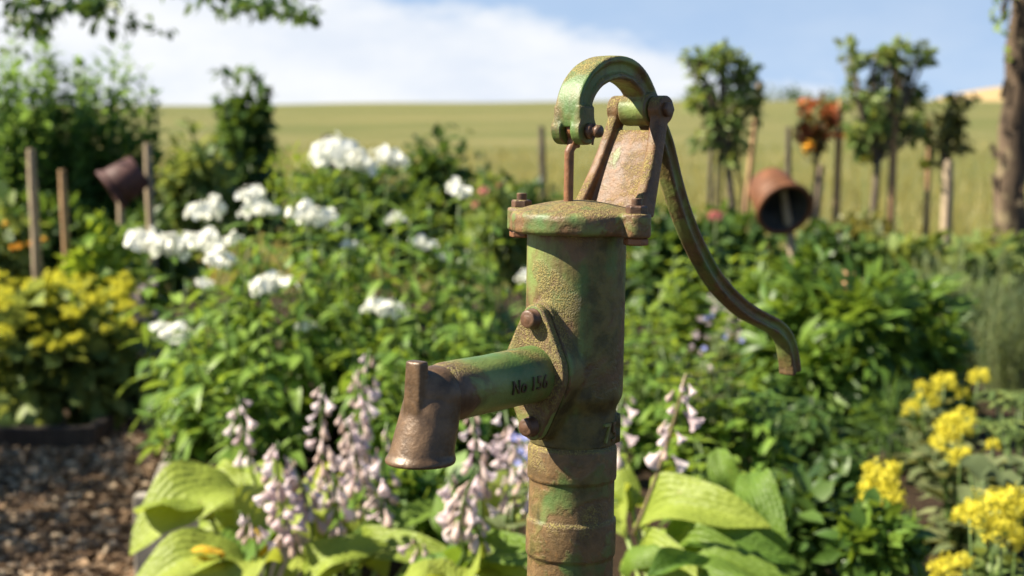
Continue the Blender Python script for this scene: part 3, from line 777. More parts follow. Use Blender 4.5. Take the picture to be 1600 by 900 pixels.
S_round = [leaf_shape(0.95, 4, 0.25, 0.15, 0.55, 0.25), leaf_shape(0.9, 4, 0.35, 0.3, 0.5, 0.3)]
def petals(k, r, w, cup=0.15):
    """A flat flower of k petals facing +Z."""
    V, F = [], []
    for j in range(k):
        a = 2 * math.pi * j / k; c, s = math.cos(a), math.sin(a)
        for x, y, z in ((0, 0.05, 0), (-w / 2, 0.65, cup * .6), (0, 1.0, cup), (w / 2, 0.65, cup * .6)):
            V.append(((x * c + y * s) * r, (y * c - x * s) * r, z * r))
        b = j * 4; F += [(b, b + 1, b + 2), (b, b + 2, b + 3)]
    return np.array(V, np.float32), np.array(F, np.int32)
def dome(n, squash=0.75, zmin=-0.35, fill=0.35):
    d = rdirs(n, zmin); p = d * RNG.uniform(1 - fill, 1.0, (n, 1)) * np.array([1, 1, squash]); return p, d
def stem_mesh(pts, r0, r1, mat, root, name='stem'):
    g = Geo(); n = len(pts); pr = [Vector(p) - Vector(root) for p in pts]
    g.tube(pr, [r0 + (r1 - r0) * i / (n - 1) for i in range(n)], 6); return g.build(name, mat, data_only=True)

# ------------------------------------------------------------------ white phlox
heads_me = []
for k in range(4):
    lc, _ = dome(9, 0.7, -0.25, 0.2); kk = RNG.integers(0, 9, 62); d = rdirs(62, -0.35); p = lc[kk] * 0.72 + d * RNG.uniform(0.12, 0.44, (62, 1))
    d = nrm(d + RNG.normal(0, 0.3, d.shape)); ref = np.array([0.3, 0.2, 1.0])
    x = np.cross(d, np.array([0, 1.0, 0.01])); yv = np.cross(d, nrm(x))
    Mh = frames(np.where((np.arange(len(p)) < 16)[:, None], p * 0.5, p), yv, d, RNG.uniform(0.16, 0.26, len(p)))
    heads_me.append(joined('flower_head', [petals(5, 1.0, 0.95, 0.12)], Mh, F_white))
bud_me = []
for k in range(2):
    p, d = dome(80, 1.1, -0.2, 0.5); Mh = frames(p, nrm(d + np.array([0, 0, .6])), rdirs(80), RNG.uniform(0.22, 0.4, 80))
    bud_me.append(joined('bud_cluster', S_lance, Mh, L_bright))
H = [(535, 248, 52, 5.3), (566, 262, 36, 5.2), (606, 254, 34, 5.4), (318, 337, 42, 5.2), (388, 312, 30, 5.1), (402, 333, 32, 5.05), (485, 343, 37, 5.0), (718, 302, 28, 5.2), (232, 386, 40, 5.2), (268, 394, 38, 5.15), (320, 384, 36, 5.0), (345, 410, 30, 4.9),
     (432, 452, 36, 4.75), (602, 487, 36, 4.7), (270, 527, 34, 4.8), (480, 512, 20, 4.75), (316, 447, 18, 4.85), (617, 344, 19, 5.05), (660, 384, 22, 5.0), (366, 378, 20, 5.1), (690, 404, 11, 5.0), (822, 436, 20, 4.9), (545, 385, 13, 5.0), (745, 590, 0, 4.8)]
H = [h for h in H if h[2] > 0]
BUDS = [(455, 268, 36, 5.15), (500, 292, 26, 5.1), (670, 318, 24, 5.1), (640, 345, 24, 5.0), (705, 385, 24, 4.95), (590, 400, 20, 4.9), (760, 420, 22, 4.8), (380, 430, 20, 4.85), (540, 470, 18, 4.75), (458, 300, 26, 5.2), (430, 300, 20, 5.15), (772, 345, 22, 5.1), (650, 330, 18, 5.2), (570, 330, 18, 5.2), (740, 360, 20, 5.0), (520, 420, 16, 4.9), (690, 350, 16, 5.2)]
clumps = [(-1.12, 5.25, 'white phlox clump with broad flower heads leaning over the path'), (-0.86, 4.95, 'white phlox clump with many heads behind the lime hosta'), (-0.56, 5.25, 'white phlox clump with the tallest double flower heads'),
          (-0.30, 4.85, 'white phlox clump with a low head behind the spout'), (-0.08, 5.20, 'white phlox clump with a single head and green buds beside the pump')]
plants = []
for x, y, lab in clumps: plants.append([empty('phlox_plant', (x, y, BZ), lab, 'phlox', 'white phlox along the bed'), 0])
def nearest(x, y): return min(plants, key=lambda p: (p[0].location.x - x) ** 2 + (p[0].location.y - y) ** 2)
def phlox_stem(tip, head=None, size=0, leaves=11):
    pl_ = nearest(tip.x, tip.y); root = pl_[0].location
    b = Vector((root.x + (tip.x - root.x) * 0.55 + random.uniform(-.05, .05), root.y + (tip.y - root.y) * 0.5 + random.uniform(-.06, .06), BZ - 0.01))
    pts = stem_points(b, tip, (random.uniform(-.03, .03), random.uniform(-.03, .03), 0), 7)
    st = link('stem', stem_mesh(pts, 0.0045, 0.0025, L_stem, root), pl_[0])
    hgt = tip.z - BZ; n = max(6, int(hgt / 0.060))
    Ml = stem_leaves(pts, n, 0.125, 0.12, 0.97, -0.22)
    ok, zc = in_frame(Ml); Ml = Ml[ok]
    room = 290 - pl_[1]
    if room > 0:
        k = min(room, len(Ml)); leaf_objects('lance', S_lance, Ml[:k], L_phlox, st, root); pl_[1] += k; Ml = Ml[k:]
    if len(Ml):
        o = link('foliage', joined('foliage', S_lance, Ml, L_phlox, root), st); o['kind'] = 'stuff'
    if head is not None:
        s = size / FPX * tip.y
        link('flower_head', head, pl_[0], None, Matrix.Translation(tip - root) @ Matrix.Rotation(random.uniform(0, 6), 4, 'Z') @ Matrix.Rotation(random.uniform(-.35, .35), 4, 'X') @ Matrix.Scale(s, 4))
for i, (px, py, s, Y) in enumerate(H): phlox_stem(P(px, py, Y), heads_me[i % 4], s)
for i, (px, py, s, Y) in enumerate(BUDS): phlox_stem(P(px, py, Y), bud_me[i % 2], s)
# leafy stems without flowers: the top of the clump as the photograph draws it
topline = [(215, 560), (235, 470), (260, 420), (300, 400), (360, 350), (410, 320), (450, 300), (500, 300), (560, 290), (620, 320), (680, 330), (720, 320), (770, 360), (830, 400), (880, 420)]
def top_at(px):
    for (a, b), (c, d) in zip(topline[:-1], topline[1:]):
        if a <= px <= c: return b + (d - b) * (px - a) / (c - a)
    return 450
for i in range(150):
    px = random.uniform(225, 860); Y = random.uniform(4.45, 5.6)
    py = top_at(px) + random.uniform(15, 120) + (5.6 - Y) * 170 * random.uniform(0.4, 1.2)
    tip = P(px, py, Y)
    if tip.z < BZ + 0.2: continue
    phlox_stem(tip)

# ------------------------------------------------------------------ hostas
def hosta_leaf_mesh(name, w, fold, cup, wave, mat, tipdroop=0.45):
    n, m = 12, 8; V = []
    for i in range(n + 1):
        t_ = i / n; a = t_ / 0.42 if t_ < 0.42 else (1 - t_) / 0.58
        hw = w / 2 * (math.sin(max(a, 0) * math.pi / 2) ** 0.62) if 0 < t_ < 1 else 0.012
        z0 = 0.10 * math.sin(t_ * math.pi) - tipdroop * t_ ** 2.4
        for j in range(m + 1):
            s = j / m * 2 - 1
            rib = 0.010 * math.cos(s * 9 * math.pi * 0.9) * (1 - abs(2 * t_ - 1))
            pk = 0.022 * math.sin(17 * t_ + 3 * s) * math.sin(5.3 * s + 4 * t_); z = pk + z0 + fold * abs(s) * hw - cup * s * s * hw + wave * math.sin(t_ * 11 + s * 2.0) * abs(s) * hw + rib
            V.append((s * hw, t_, z))
    F = [(i * (m + 1) + j, i * (m + 1) + j + 1, (i + 1) * (m + 1) + j + 1, (i + 1) * (m + 1) + j) for i in range(n) for j in range(m)]
    return np_mesh(name, V, F, mat)
def hosta_mat(name, c1, c2, tf, edge=None):
    t = NT(name); r = t.n.new('ShaderNodeObjectInfo').outputs['Random']
    c = t.mix(r, c1, c2)
    sx = t.n.new('ShaderNodeSeparateXYZ'); t.l.new(t.tc, sx.inputs[0])
    rib = t.math('SINE', t.math('MULTIPLY', t.math('DIVIDE', sx.outputs[0], t.math('ADD', t.math('MULTIPLY', t.math('SUBTRACT', 1.0, sx.outputs[1]), sx.outputs[1]), 0.09)), 30))
    pk = t.voro(22)
    c = t.mix(t.rng(t.noise(2.2, 4), 0.35, 0.75, 0, 0.45), c, tuple(x * 1.3 for x in c2))
    c = t.mix(t.rng(rib, 0.2, 1.0, 0.0, 0.22), c, tuple(x * 0.5 for x in c1))
    c = t.mix(t.rng(t.noise(5.5, 6, 0.7), 0.66, 0.74, 0, 0.75), c, (0.22, 0.13, 0.04))
    nb = t.bump(rib, 0.22, 0.006); nb = t.bump(pk, 0.22, 0.012, nb)
    b = t.bsdf(c, 0.5, nb, spec=0.3); tr = t.n.new('ShaderNodeBsdfTranslucent'); t.l.new(t.mix(0.5, c, (c2[0] * 1.9, c2[1] * 1.7, c2[2] * 0.7)), tr.inputs[0]); t.l.new(nb, tr.inputs['Normal'])
    m = t.n.new('ShaderNodeMixShader'); m.inputs[0].default_value = tf; t.l.new(b.outputs[0], m.inputs[1]); t.l.new(tr.outputs[0], m.inputs[2])
    return t.done(m)
M_lime = hosta_mat('lime_hosta', (0.195, 0.265, 0.030), (0.295, 0.345, 0.058), 0.38)
M_mid = hosta_mat('green_hosta', (0.070, 0.150, 0.020), (0.150, 0.230, 0.030), 0.40)
M_gone = hosta_mat('yellowed_hosta', (0.55, 0.33, 0.03), (0.62, 0.40, 0.04), 0.4)
HL = {m.name: [hosta_leaf_mesh('leaf', w, f, c, wv, m, td) for w, f, c, wv, td in ((0.74, 0.42, 0.10, 0.10, 0.42), (0.66, 0.50, 0.0, 0.16, 0.6), (0.80, 0.10, 0.40, 0.14, 0.3), (0.60, 0.30, 0.1, 0.20, 0.5))] for m in (M_lime, M_mid, M_gone)}
M_petiole = leaf_mat('petiole', (0.17, 0.24, 0.05), (0.19, 0.26, 0.06), (0.22, 0.28, 0.07), tf=0.0)
def hosta_leaf(root_o, a, b, nv, mat, k, width=1.0):
    """One blade from point a (where the stalk ends) towards b, face turned to nv, with its stalk from the crown."""
    root = root_o.location; a, b = Vector(a), Vector(b); d = b - a; L = d.length
    Mx = frames(np.array([a]), np.array([d]), np.array([nv]), L)[0]
    Mm = Matrix.Translation(-root) @ Matrix(Mx.tolist()) @ Matrix.Diagonal((width, 1, 1, 1))
    o = link('leaf', HL[mat.name][k % 4], root_o, None, Mm)
    base = Vector((root.x + (a.x - root.x) * 0.15, root.y + (a.y - root.y) * 0.15, root.z - 0.01))
    pts = [base, base.lerp(a, 0.5) + Vector((0, 0, 0.03)), a + d * 0.04]
    link('stalk', stem_mesh(pts, 0.006, 0.005, M_petiole, root, 'stalk'), root_o)
bells = {}
def bell(mat, open_=1.0):
    """Drooping trumpet flower hanging along -Z, unit length."""
    prof = [(0.04, 0), (0.075, -0.15), (0.09, -0.35), (0.17, -0.55), (0.26, -0.8), (0.42 * open_, -1.0)]
    V = []
    for i, (r, z) in enumerate(prof):
        for j in range(12):
            a = 2 * math.pi * j / 12; rr = r * (1 + (0.10 if j % 2 else -0.12) * (i / 5) ** 2); V.append((rr * math.cos(a), rr * math.sin(a), z - (0.10 if j % 2 == 0 and i == 5 else 0)))
    F = [(i * 12 + j, i * 12 + (j + 1) % 12, (i + 1) * 12 + (j + 1) % 12, (i + 1) * 12 + j) for i in range(5) for j in range(12)]
    return np_mesh('flower', V, F, mat)
BELLS = [bell(F_mauve, 1.0), bell(F_mauve, 0.75), bell(F_mauve, 1.1)]; FADED = [bell(F_fade, 0.35), bell(F_fade, 0.5)]
def scape(root_o, tip, foot, bend, n, size, t0=0.45, faded=0.3, stem=None):
    root = root_o.location
    pts = stem_points(foot, tip, np.asarray(bend) + np.array([random.uniform(-.03, .03), random.uniform(-.03, .03), 0]), 9)
    st = link('flower_stalk', stem_mesh(pts, 0.0045, 0.0028, stem or L_stem, root, 'flower_stalk'), root_o)
    for i in range(n):
        t_ = t0 + (1 - t0) * (i + random.random() * 0.6) / n; f = t_ * 8; j = min(int(f), 7); p = Vector(pts[j] + (pts[j + 1] - pts[j]) * (f - j))
        a = i * 2.4 + random.uniform(-.9, .9); dirv = Vector((math.cos(a), math.sin(a), 0))
        old = random.random() < min(0.85, faded + 0.15)
        s = size * 0.98 * random.uniform(0.6, 1.15) * (1.0 - 0.45 * max(0, t_ - 0.75) / 0.25)
        down = (dirv * random.uniform(0.3, 1.5) * (0.55 if old else 1) + Vector((random.uniform(-.2, .2), random.uniform(-.2, .2), -1))).normalized()
        q = (-down).to_track_quat('Z', 'Y').to_matrix().to_4x4()
        me = random.choice(FADED if old else BELLS)
        link('flower', me, st, None, Matrix.Translation(p + dirv * random.uniform(0.004, 0.020) - root) @ q @ Matrix.Scale(s, 4))
HG = 'hostas edging the bed'
h1 = empty('hosta_plant', (-0.62, 3.62, 0.07), 'hosta with very large lime yellow puckered leaves at the bed corner', 'hosta', HG)
LL = [  # (stalk end px, tip px, depth a, depth b, normal, mesh, width)
    ((375, 765, 3.62), (212, 800, 3.44), (-0.27, -0.60, 0.65), 0, 1.0, M_lime), ((335, 815, 3.57), (225, 758, 3.47), (-0.72, -0.44, 0.80), 2, 1.0, M_lime),
    ((385, 790, 3.67), (292, 728, 3.77), (-0.62, -0.56, 0.70), 3, 1.1, M_lime), ((385, 860, 3.47), (478, 735, 3.67), (0.13, -0.48, 0.60), 1, 1.0, M_lime),
    ((400, 800, 3.72), (330, 735, 3.92), (-0.42, -0.48, 0.80), 2, 1.3, M_lime), ((400, 780, 3.82), (455, 730, 3.92), (-0.12, -0.48, 0.70), 0, 1.2, M_lime),
    ((390, 880, 3.37), (190, 888, 3.24), (-0.37, -0.48, 0.80), 0, 0.75, M_lime), ((400, 905, 3.32), (245, 870, 3.22), (-0.42, -0.40, 0.85), 2, 0.7, M_lime),
    ((420, 880, 3.42), (372, 820, 3.47), (-0.62, -0.56, 0.70), 1, 0.8, M_gone), ((345, 868, 3.32), (308, 846, 3.27), (-0.42, -0.48, 0.80), 2, 1.2, M_gone), ((470, 905, 3.32), (560, 830, 3.27), (-0.22, -0.56, 0.60), 3, 0.8, M_lime),
    ((430, 850, 3.52), (350, 850, 3.32), (-0.32, -0.56, 0.70), 1, 0.9, M_mid), ((440, 880, 3.37), (330, 905, 3.17), (-0.42, -0.40, 0.80), 3, 0.7, M_lime)]
def add_leaves(ro, lst):
    for i, (a, b, nv, k, w, m) in enumerate(lst): hosta_leaf(ro, P(*a), P(*b), nv, m, k, w)
add_leaves(h1, LL)
for tip, foot, bend, n, s, fd in (((435, 690, 3.27), (470, 870, 3.37), (-0.02, 0, 0), 34, 0.042, 0.3), ((372, 620, 3.72), (430, 850, 3.72), (-0.02, 0, .02), 12, 0.040, 0.1), ((375, 800, 3.22), (395, 890, 3.32), (0, 0, 0), 8, 0.032, 0.4), ((452, 715, 3.32), (480, 890, 3.37), (0, 0, 0), 22, 0.040, 0.5)):
    scape(h1, P(*tip), P(*foot), bend, n, s, 0.12 if n > 25 else 0.5, fd)
h2 = empty('hosta_plant', (-0.38, 3.55, 0.05), 'hosta with drooping mauve flower stalks standing behind the pump spout', 'hosta', HG)
LL = [((560, 860, 3.62), (500, 770, 3.47), (-0.52, -0.56, 0.70), 3, .6, M_mid), ((600, 860, 3.62), (570, 715, 3.82), (-0.52, -0.64, 0.50), 1, .55, M_lime), ((590, 880, 3.52), (665, 770, 3.52), (-0.12, -0.48, 0.70), 0, .6, M_mid), ((560, 880, 3.47), (640, 830, 3.27), (-0.32, -0.56, 0.60), 3, .6, M_lime),
      ((540, 890, 3.52), (440, 850, 3.32), (-0.42, -0.48, 0.80), 3, .6, M_lime), ((600, 910, 3.42), (510, 850, 3.27), (-0.42, -0.56, 0.70), 1, .55, M_lime), ((560, 850, 3.72), (480, 715, 3.92), (-0.62, -0.56, 0.60), 3, .6, M_lime), ((630, 910, 3.32), (700, 850, 3.17), (-0.22, -0.48, 0.70), 2, .5, M_mid),
      ((540, 900, 3.42), (590, 800, 3.42), (-0.02, -0.48, 0.50), 0, .5, M_mid), ((640, 880, 3.52), (650, 760, 3.62), (-0.42, -0.72, 0.30), 3, .5, M_mid), ((610, 830, 3.72), (520, 730, 3.82), (-0.62, -0.56, 0.60), 2, .6, M_mid), ((510, 850, 3.62), (475, 700, 3.82), (-0.72, -0.64, 0.40), 0, .55, M_lime)]
add_leaves(h2, LL)
for tip, foot, bend, n, s, fd in (((505, 600, 3.52), (545, 880, 3.62), (-.02, 0, 0), 26, .042, .45), ((578, 545, 3.72), (590, 880, 3.62), (0, 0, 0), 26, .042, .4), ((535, 640, 3.42), (560, 880, 3.52), (.01, 0, 0), 26, .042, .5), ((555, 580, 3.67), (575, 880, 3.57), (-.01, 0, 0), 22, .040, .5), ((605, 660, 3.42), (600, 890, 3.47), (.01, 0, 0), 16, .04, .5), ((520, 740, 3.32), (540, 900, 3.42), (0, 0, 0), 14, .038, .5), ((645, 840, 3.22), (640, 900, 3.32), (0, 0, 0), 7, .034, .8)):
    scape(h2, P(*tip), P(*foot), bend, n, s, 0.34, fd)
h3 = empty('hosta_plant', (-0.10, 3.2, 0.0), 'hosta with faded flower stalks directly below the pump spout', 'hosta', HG)
LL = [((740, 880, 3.22), (690, 815, 3.07), (-0.52, -0.56, 0.60), 3, .5, M_mid), ((760, 900, 3.12), (790, 830, 2.92), (-0.22, -0.56, 0.60), 1, .55, M_mid), ((720, 905, 3.12), (800, 875, 2.92), (-0.32, -0.48, 0.80), 0, .5, M_lime), ((770, 860, 3.22), (830, 690, 3.52), (-0.12, -0.64, 0.50), 0, .5, M_lime),
      ((700, 900, 3.12), (630, 870, 2.92), (-0.42, -0.48, 0.80), 2, .5, M_lime), ((760, 910, 3.02), (700, 880, 2.82), (-0.42, -0.48, 0.80), 1, .5, M_lime), ((750, 850, 3.32), (800, 760, 3.32), (-0.22, -0.64, 0.50), 3, .5, M_mid), ((720, 850, 3.32), (680, 740, 3.42), (-0.62, -0.64, 0.50), 0, .5, M_mid)]
add_leaves(h3, LL)
for tip, foot, bend, n, s, fd in (((735, 640, 3.32), (745, 890, 3.22), (0, 0, 0), 22, .044, .25), ((700, 740, 3.02), (715, 890, 3.12), (0, 0, 0), 12, .046, .2), ((790, 640, 3.32), (770, 890, 3.22), (.01, 0, 0), 18, .042, .5), ((810, 650, 3.22), (785, 890, 3.22), (.01, 0, 0), 14, .040, .4), ((750, 730, 2.92), (742, 900, 3.02), (-.01, 0, 0), 12, .038, .8), ((725, 780, 2.92), (720, 900, 3.02), (0, 0, 0), 10, .036, .6)):
    scape(h3, P(*tip), P(*foot), bend, n, s, 0.42, fd)
h4 = empty('hosta_plant', (0.36, 3.05, 0.0), 'hosta with broad pointed leaves and a leaning stalk right of the pump', 'hosta', HG)
LL = [((1000, 820, 3.15), (1140, 768, 2.95), (-0.47, -0.48, 0.80), 0, .62, M_lime), ((1030, 850, 3.10), (1175, 822, 2.90), (-0.42, -0.56, 0.70), 3, .55, M_mid), ((1030, 870, 3.05), (1240, 880, 2.80), (-0.42, -0.40, 0.85), 3, .4, M_mid), ((1040, 830, 3.15), (1170, 790, 3.15), (-0.32, -0.56, 0.60), 1, .5, M_mid), ((990, 880, 3.05), (1080, 888, 2.80), (-0.42, -0.48, 0.80), 0, .5, M_lime),
      ((980, 840, 3.15), (965, 740, 3.35), (-0.42, -0.72, 0.30), 1, .5, M_lime), ((990, 800, 3.25), (940, 690, 3.35), (-0.62, -0.64, 0.40), 2, .5, M_lime), ((1170, 740, 3.15), (1205, 830, 2.95), (-0.22, -0.64, 0.40), 3, .7, M_mid), ((1060, 890, 2.95), (1170, 905, 2.75), (-0.42, -0.48, 0.80), 2, .5, M_mid), ((970, 890, 2.95), (1010, 850, 2.85), (-0.42, -0.56, 0.70), 2, .6, M_mid), ((1010, 905, 2.85), (1130, 860, 2.85), (-0.42, -0.56, 0.70), 1, .5, M_mid), ((1120, 700, 3.35), (1150, 790, 3.25), (-0.32, -0.72, 0.30), 0, .6, M_mid)]
add_leaves(h4, LL)
scape(h4, P(1072, 585, 2.80), P(990, 835, 3.00), (0.006, 0, 0), 15, 0.037, 0.50, 0.0, L_dry)
scape(h4, P(975, 615, 3.35), P(975, 830, 3.25), (0, 0, 0), 12, 0.040, 0.5, 0.2)

# ------------------------------------------------------------------ other plants of the garden
def bush(name, label, cat, px, Y, y_top, y_bot, half_px, leaf, shapes, key, mat, n, zroot=0.0, parts=0, clumps=26, spread=0.30, depth=0.8, group=None, stems=6, zmin=-0.6, droop=0.2, stem_mat=None, upbias=0.6, jitter=0.6):
    """A rounded plant whose crown fills the photo box (px +- half_px, y_top..y_bot) at depth Y; stems run down to the soil."""
    t_, b_ = P(px, y_top, Y), P(px, y_bot, Y); c = (t_ + b_) / 2; c.z = max(c.z, zroot + 0.05)
    rx = half_px / FPX * Y; rz = max((t_.z - b_.z) / 2, 0.05)
    root = empty(name, (c.x, Y, zroot), label, cat, group)
    Ml = clump_leaves(c, (rx * 0.86, rx * depth, rz * 0.92), n, leaf, clumps, spread, zmin, droop, upbias, jitter)
    Ml = Ml[Ml[:, 2, 3] > zroot + 0.01]
    foliage(root, key, shapes, Ml, mat, parts)
    for i in range(stems):
        a = random.uniform(0, 6.28); q = Vector((c.x + math.cos(a) * rx * 0.45, Y + math.sin(a) * rx * 0.4, c.z + rz * random.uniform(0, .6)))
        pts = stem_points((c.x + math.cos(a) * rx * 0.12, Y + math.sin(a) * rx * .12, zroot - 0.02), q, (0, 0, 0.02), 4)
        link('stem', stem_mesh(pts, 0.006 + 0.01 * rz, 0.003, stem_mat or L_stem, root.location), root)
    return root, c, rx, rz
def upright(name, label, cat, px, Y, y_top, half_px, nstems, leaf, shapes, key, mat, zroot=0.0, parts=0, gap=0.05, angle=0.7, group=None, lean=0.3, low=0.1, stem_mat=None, vary=0.35, opposite=True):
    """A plant of many upright leafy stems."""
    c = G(px, Y, zroot); root = empty(name, c, label, cat, group); top = P(px, y_top, Y).z; rx = half_px / FPX * Y
    Ms = []
    for i in range(nstems):
        a = random.uniform(0, 6.28); r = math.sqrt(random.random())
        dx, dy = math.cos(a) * r, math.sin(a) * r
        tip = Vector((c.x + dx * rx, Y + dy * rx * 0.8, zroot + (top - zroot) * (1 - vary * random.random() - 0.22 * r * r)))
        foot = Vector((c.x + dx * rx * lean, Y + dy * rx * lean, zroot - 0.01))
        pts = stem_points(foot, tip, (random.uniform(-.04, .04), random.uniform(-.04, .04), 0), 6)
        link('stem', stem_mesh(pts, 0.005, 0.002, stem_mat or L_stem, root.location), root)
        Ms.append(stem_leaves(pts, max(5, int((tip.z - zroot) / gap)), leaf, low, 1.0, angle, opposite))
    foliage(root, key, shapes, np.concatenate(Ms), mat, parts)
    return root
def put_flowers(root, mesh, spots, name='flower', jit=0.4):
    for q, s in spots:
        link(name, mesh, root, None, Matrix.Translation(Vector(q) - root.location) @ Matrix.Rotation(random.uniform(0, 6.28), 4, 'Z') @ Matrix.Rotation(random.uniform(-jit, jit) + 0.4, 4, 'X') @ Matrix.Scale(s, 4))
def cluster_mesh(name, n, shape, mat, lo, hi, squash=0.8, zmin=-0.4, fill=0.5, lumps=0):
    if lumps:
        lc, _ = dome(lumps, squash, zmin, 0.25); k = RNG.integers(0, lumps, n); d = rdirs(n, -0.3); p = lc[k] * 0.72 + d * RNG.uniform(0.12, 0.34, (n, 1))
    else: p, d = dome(n, squash, zmin, fill)
    d = nrm(d + RNG.normal(0, 0.35, d.shape)); x = nrm(np.cross(d, np.array([0.1, 1.0, 0.05]))); yv = np.cross(d, x)
    return joined(name, [shape], frames(p, yv, d, RNG.uniform(lo, hi, n)), mat)
yellow_heads = [cluster_mesh('flower_head', 420, petals(4, 1.0, 0.7, 0.35), F_yellow, 0.06, 0.11, 0.9, -0.6, 0.75, 22) for _ in range(3)]
mantle_heads = [cluster_mesh('flower_head', 120, petals(4, 1.0, 0.8, 0.3), F_mantle, 0.09, 0.17, 0.75, -0.5, 0.8, 12) for _ in range(3)]
rose_me = cluster_mesh('flower', 34, leaf_shape(0.8, 3, 0.4, -0.4, 0.6), F_peach, 0.6, 0.95, 0.9, -0.2, 0.7)
red_me = cluster_mesh('flower', 26, leaf_shape(0.8, 3, 0.4, -0.4, 0.6), F_red, 0.6, 0.95, 0.9, -0.2, 0.7)
orange_me = cluster_mesh('flower', 26, leaf_shape(0.7, 3, 0.3, -0.2, 0.6), F_orange, 0.6, 0.95, 0.6, -0.1, 0.7)
pink_me = cluster_mesh('flower', 26, leaf_shape(0.8, 3, 0.4, -0.4, 0.6), F_pink, 0.6, 0.95, 0.9, -0.2, 0.7)
blue_v, blue_f = petals(5, 1.0, 0.75, 0.2); blue_me = np_mesh('flower', blue_v, blue_f, F_blue)
mauve_me = cluster_mesh('flower', 14, petals(5, 1.0, 0.7, 0.2), F_mauve, 0.35, 0.6, 0.8)

# left: tall leafy shrub, in front of it stakes and a pot
TG = 'tall shrub stems beside the stakes'
upright('tall_shrub', 'tall green leafy shrub with upright shoots behind the paired stakes', 'shrub', 60, 8.2, 34, 112, 96, 0.150, S_lance, 'lance', L_tall, parts=240, gap=0.045, angle=0.55, vary=0.25)
upright('tall_shrub', 'tall green shrub with feathery shoot tips behind the dark plant pot', 'shrub', 178, 8.5, 55, 84, 66, 0.140, S_lance, 'lance', L_tall, parts=240, gap=0.048, angle=0.6, vary=0.3)
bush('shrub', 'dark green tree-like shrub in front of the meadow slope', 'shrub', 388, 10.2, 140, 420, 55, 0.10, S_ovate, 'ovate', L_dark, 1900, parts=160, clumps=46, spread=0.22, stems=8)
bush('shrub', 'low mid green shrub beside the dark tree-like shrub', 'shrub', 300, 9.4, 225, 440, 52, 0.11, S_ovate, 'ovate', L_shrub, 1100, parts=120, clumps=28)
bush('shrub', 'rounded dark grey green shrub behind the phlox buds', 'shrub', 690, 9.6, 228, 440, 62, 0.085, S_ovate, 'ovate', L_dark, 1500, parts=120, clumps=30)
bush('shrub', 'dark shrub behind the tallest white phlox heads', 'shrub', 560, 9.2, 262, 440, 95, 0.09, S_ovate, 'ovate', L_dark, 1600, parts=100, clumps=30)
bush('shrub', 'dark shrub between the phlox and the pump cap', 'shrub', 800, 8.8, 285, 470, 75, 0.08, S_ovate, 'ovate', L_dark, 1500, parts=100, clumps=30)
r_, c, rx, rz = bush('flowering_shrub', 'shrub with a few dusky pink flowers behind the phlox', 'shrub', 775, 8.2, 290, 440, 42, 0.07, S_ovate, 'ovate', L_shrub, 600, parts=60)
put_flowers(r_, pink_me, [(P(756, 300, 8.0), .022), (P(745, 320, 8.0), .02), (P(780, 290, 8.1), .018)])
upright('spire_plant', 'slender plant with dusky purple spires beside the meadow post', 'plant', 850, 8.6, 232, 40, 12, 0.06, S_narrow, 'narrow', L_grey, gap=0.05)
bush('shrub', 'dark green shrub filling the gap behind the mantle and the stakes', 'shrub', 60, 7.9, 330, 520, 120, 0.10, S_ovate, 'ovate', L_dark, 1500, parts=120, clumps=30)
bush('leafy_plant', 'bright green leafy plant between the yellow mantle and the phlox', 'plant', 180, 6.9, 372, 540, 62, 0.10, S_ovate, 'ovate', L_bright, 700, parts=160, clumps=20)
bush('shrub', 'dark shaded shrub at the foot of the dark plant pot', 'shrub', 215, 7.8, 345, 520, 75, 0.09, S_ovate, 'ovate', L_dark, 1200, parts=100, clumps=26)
r_, c, rx, rz = bush('marigold_plant', 'low plant with small orange flowers beyond the yellow mantle', 'plant', 10, 7.3, 340, 460, 50, 0.08, S_ovate, 'ovate', L_mantle, 500, parts=60)
put_flowers(r_, orange_me, [(P(8 + 12 * i, 350 + (i * 37) % 40, 7.1), .016) for i in range(6)])
# lady's mantle: rounded leaves below, froth of yellow above
MG = 'yellow lady mantle along the dark board'
for i, (px, Y, yt, yb, hw, lab) in enumerate(((25, 6.45, 470, 715, 84, 'yellow flowering lady mantle at the end of the dark timber board'), (125, 6.45, 470, 715, 80, 'yellow flowering lady mantle in the middle of the dark board'), (195, 6.9, 520, 680, 42, 'smaller yellow green lady mantle at the corner of the path'))):
    r_, c, rx, rz = bush('lady_mantle', lab, 'lady mantle', px, Y, yt, yb, hw, 0.10, S_round, 'round', L_mantle, 420, parts=200, clumps=24, group=MG, zmin=-0.4, zroot=0.02)
    for k in range(80 if hw > 60 else 24):
        q = P(px + random.uniform(-1, 1) * hw * 0.95, yt + random.uniform(-40, 75) + (25 if hw < 60 else 0), Y + random.uniform(-.25, .25)); s = random.uniform(0.024, 0.052)
        link('flower_head', mantle_heads[k % 3], r_, None, Matrix.Translation(q - r_.location) @ Matrix.Rotation(random.uniform(0, 6), 4, 'Z') @ Matrix.Scale(s, 4))
r_ = upright('spire_plant', 'thin dusky pink spires at the bend of the path', 'plant', 222, 6.75, 430, 26, 9, 0.05, S_narrow, 'narrow', L_olive, gap=0.06)
put_flowers(r_, mauve_me, [(P(205 + random.uniform(0, 40), 440 + random.uniform(0, 130), 6.7), .022) for _ in range(26)])

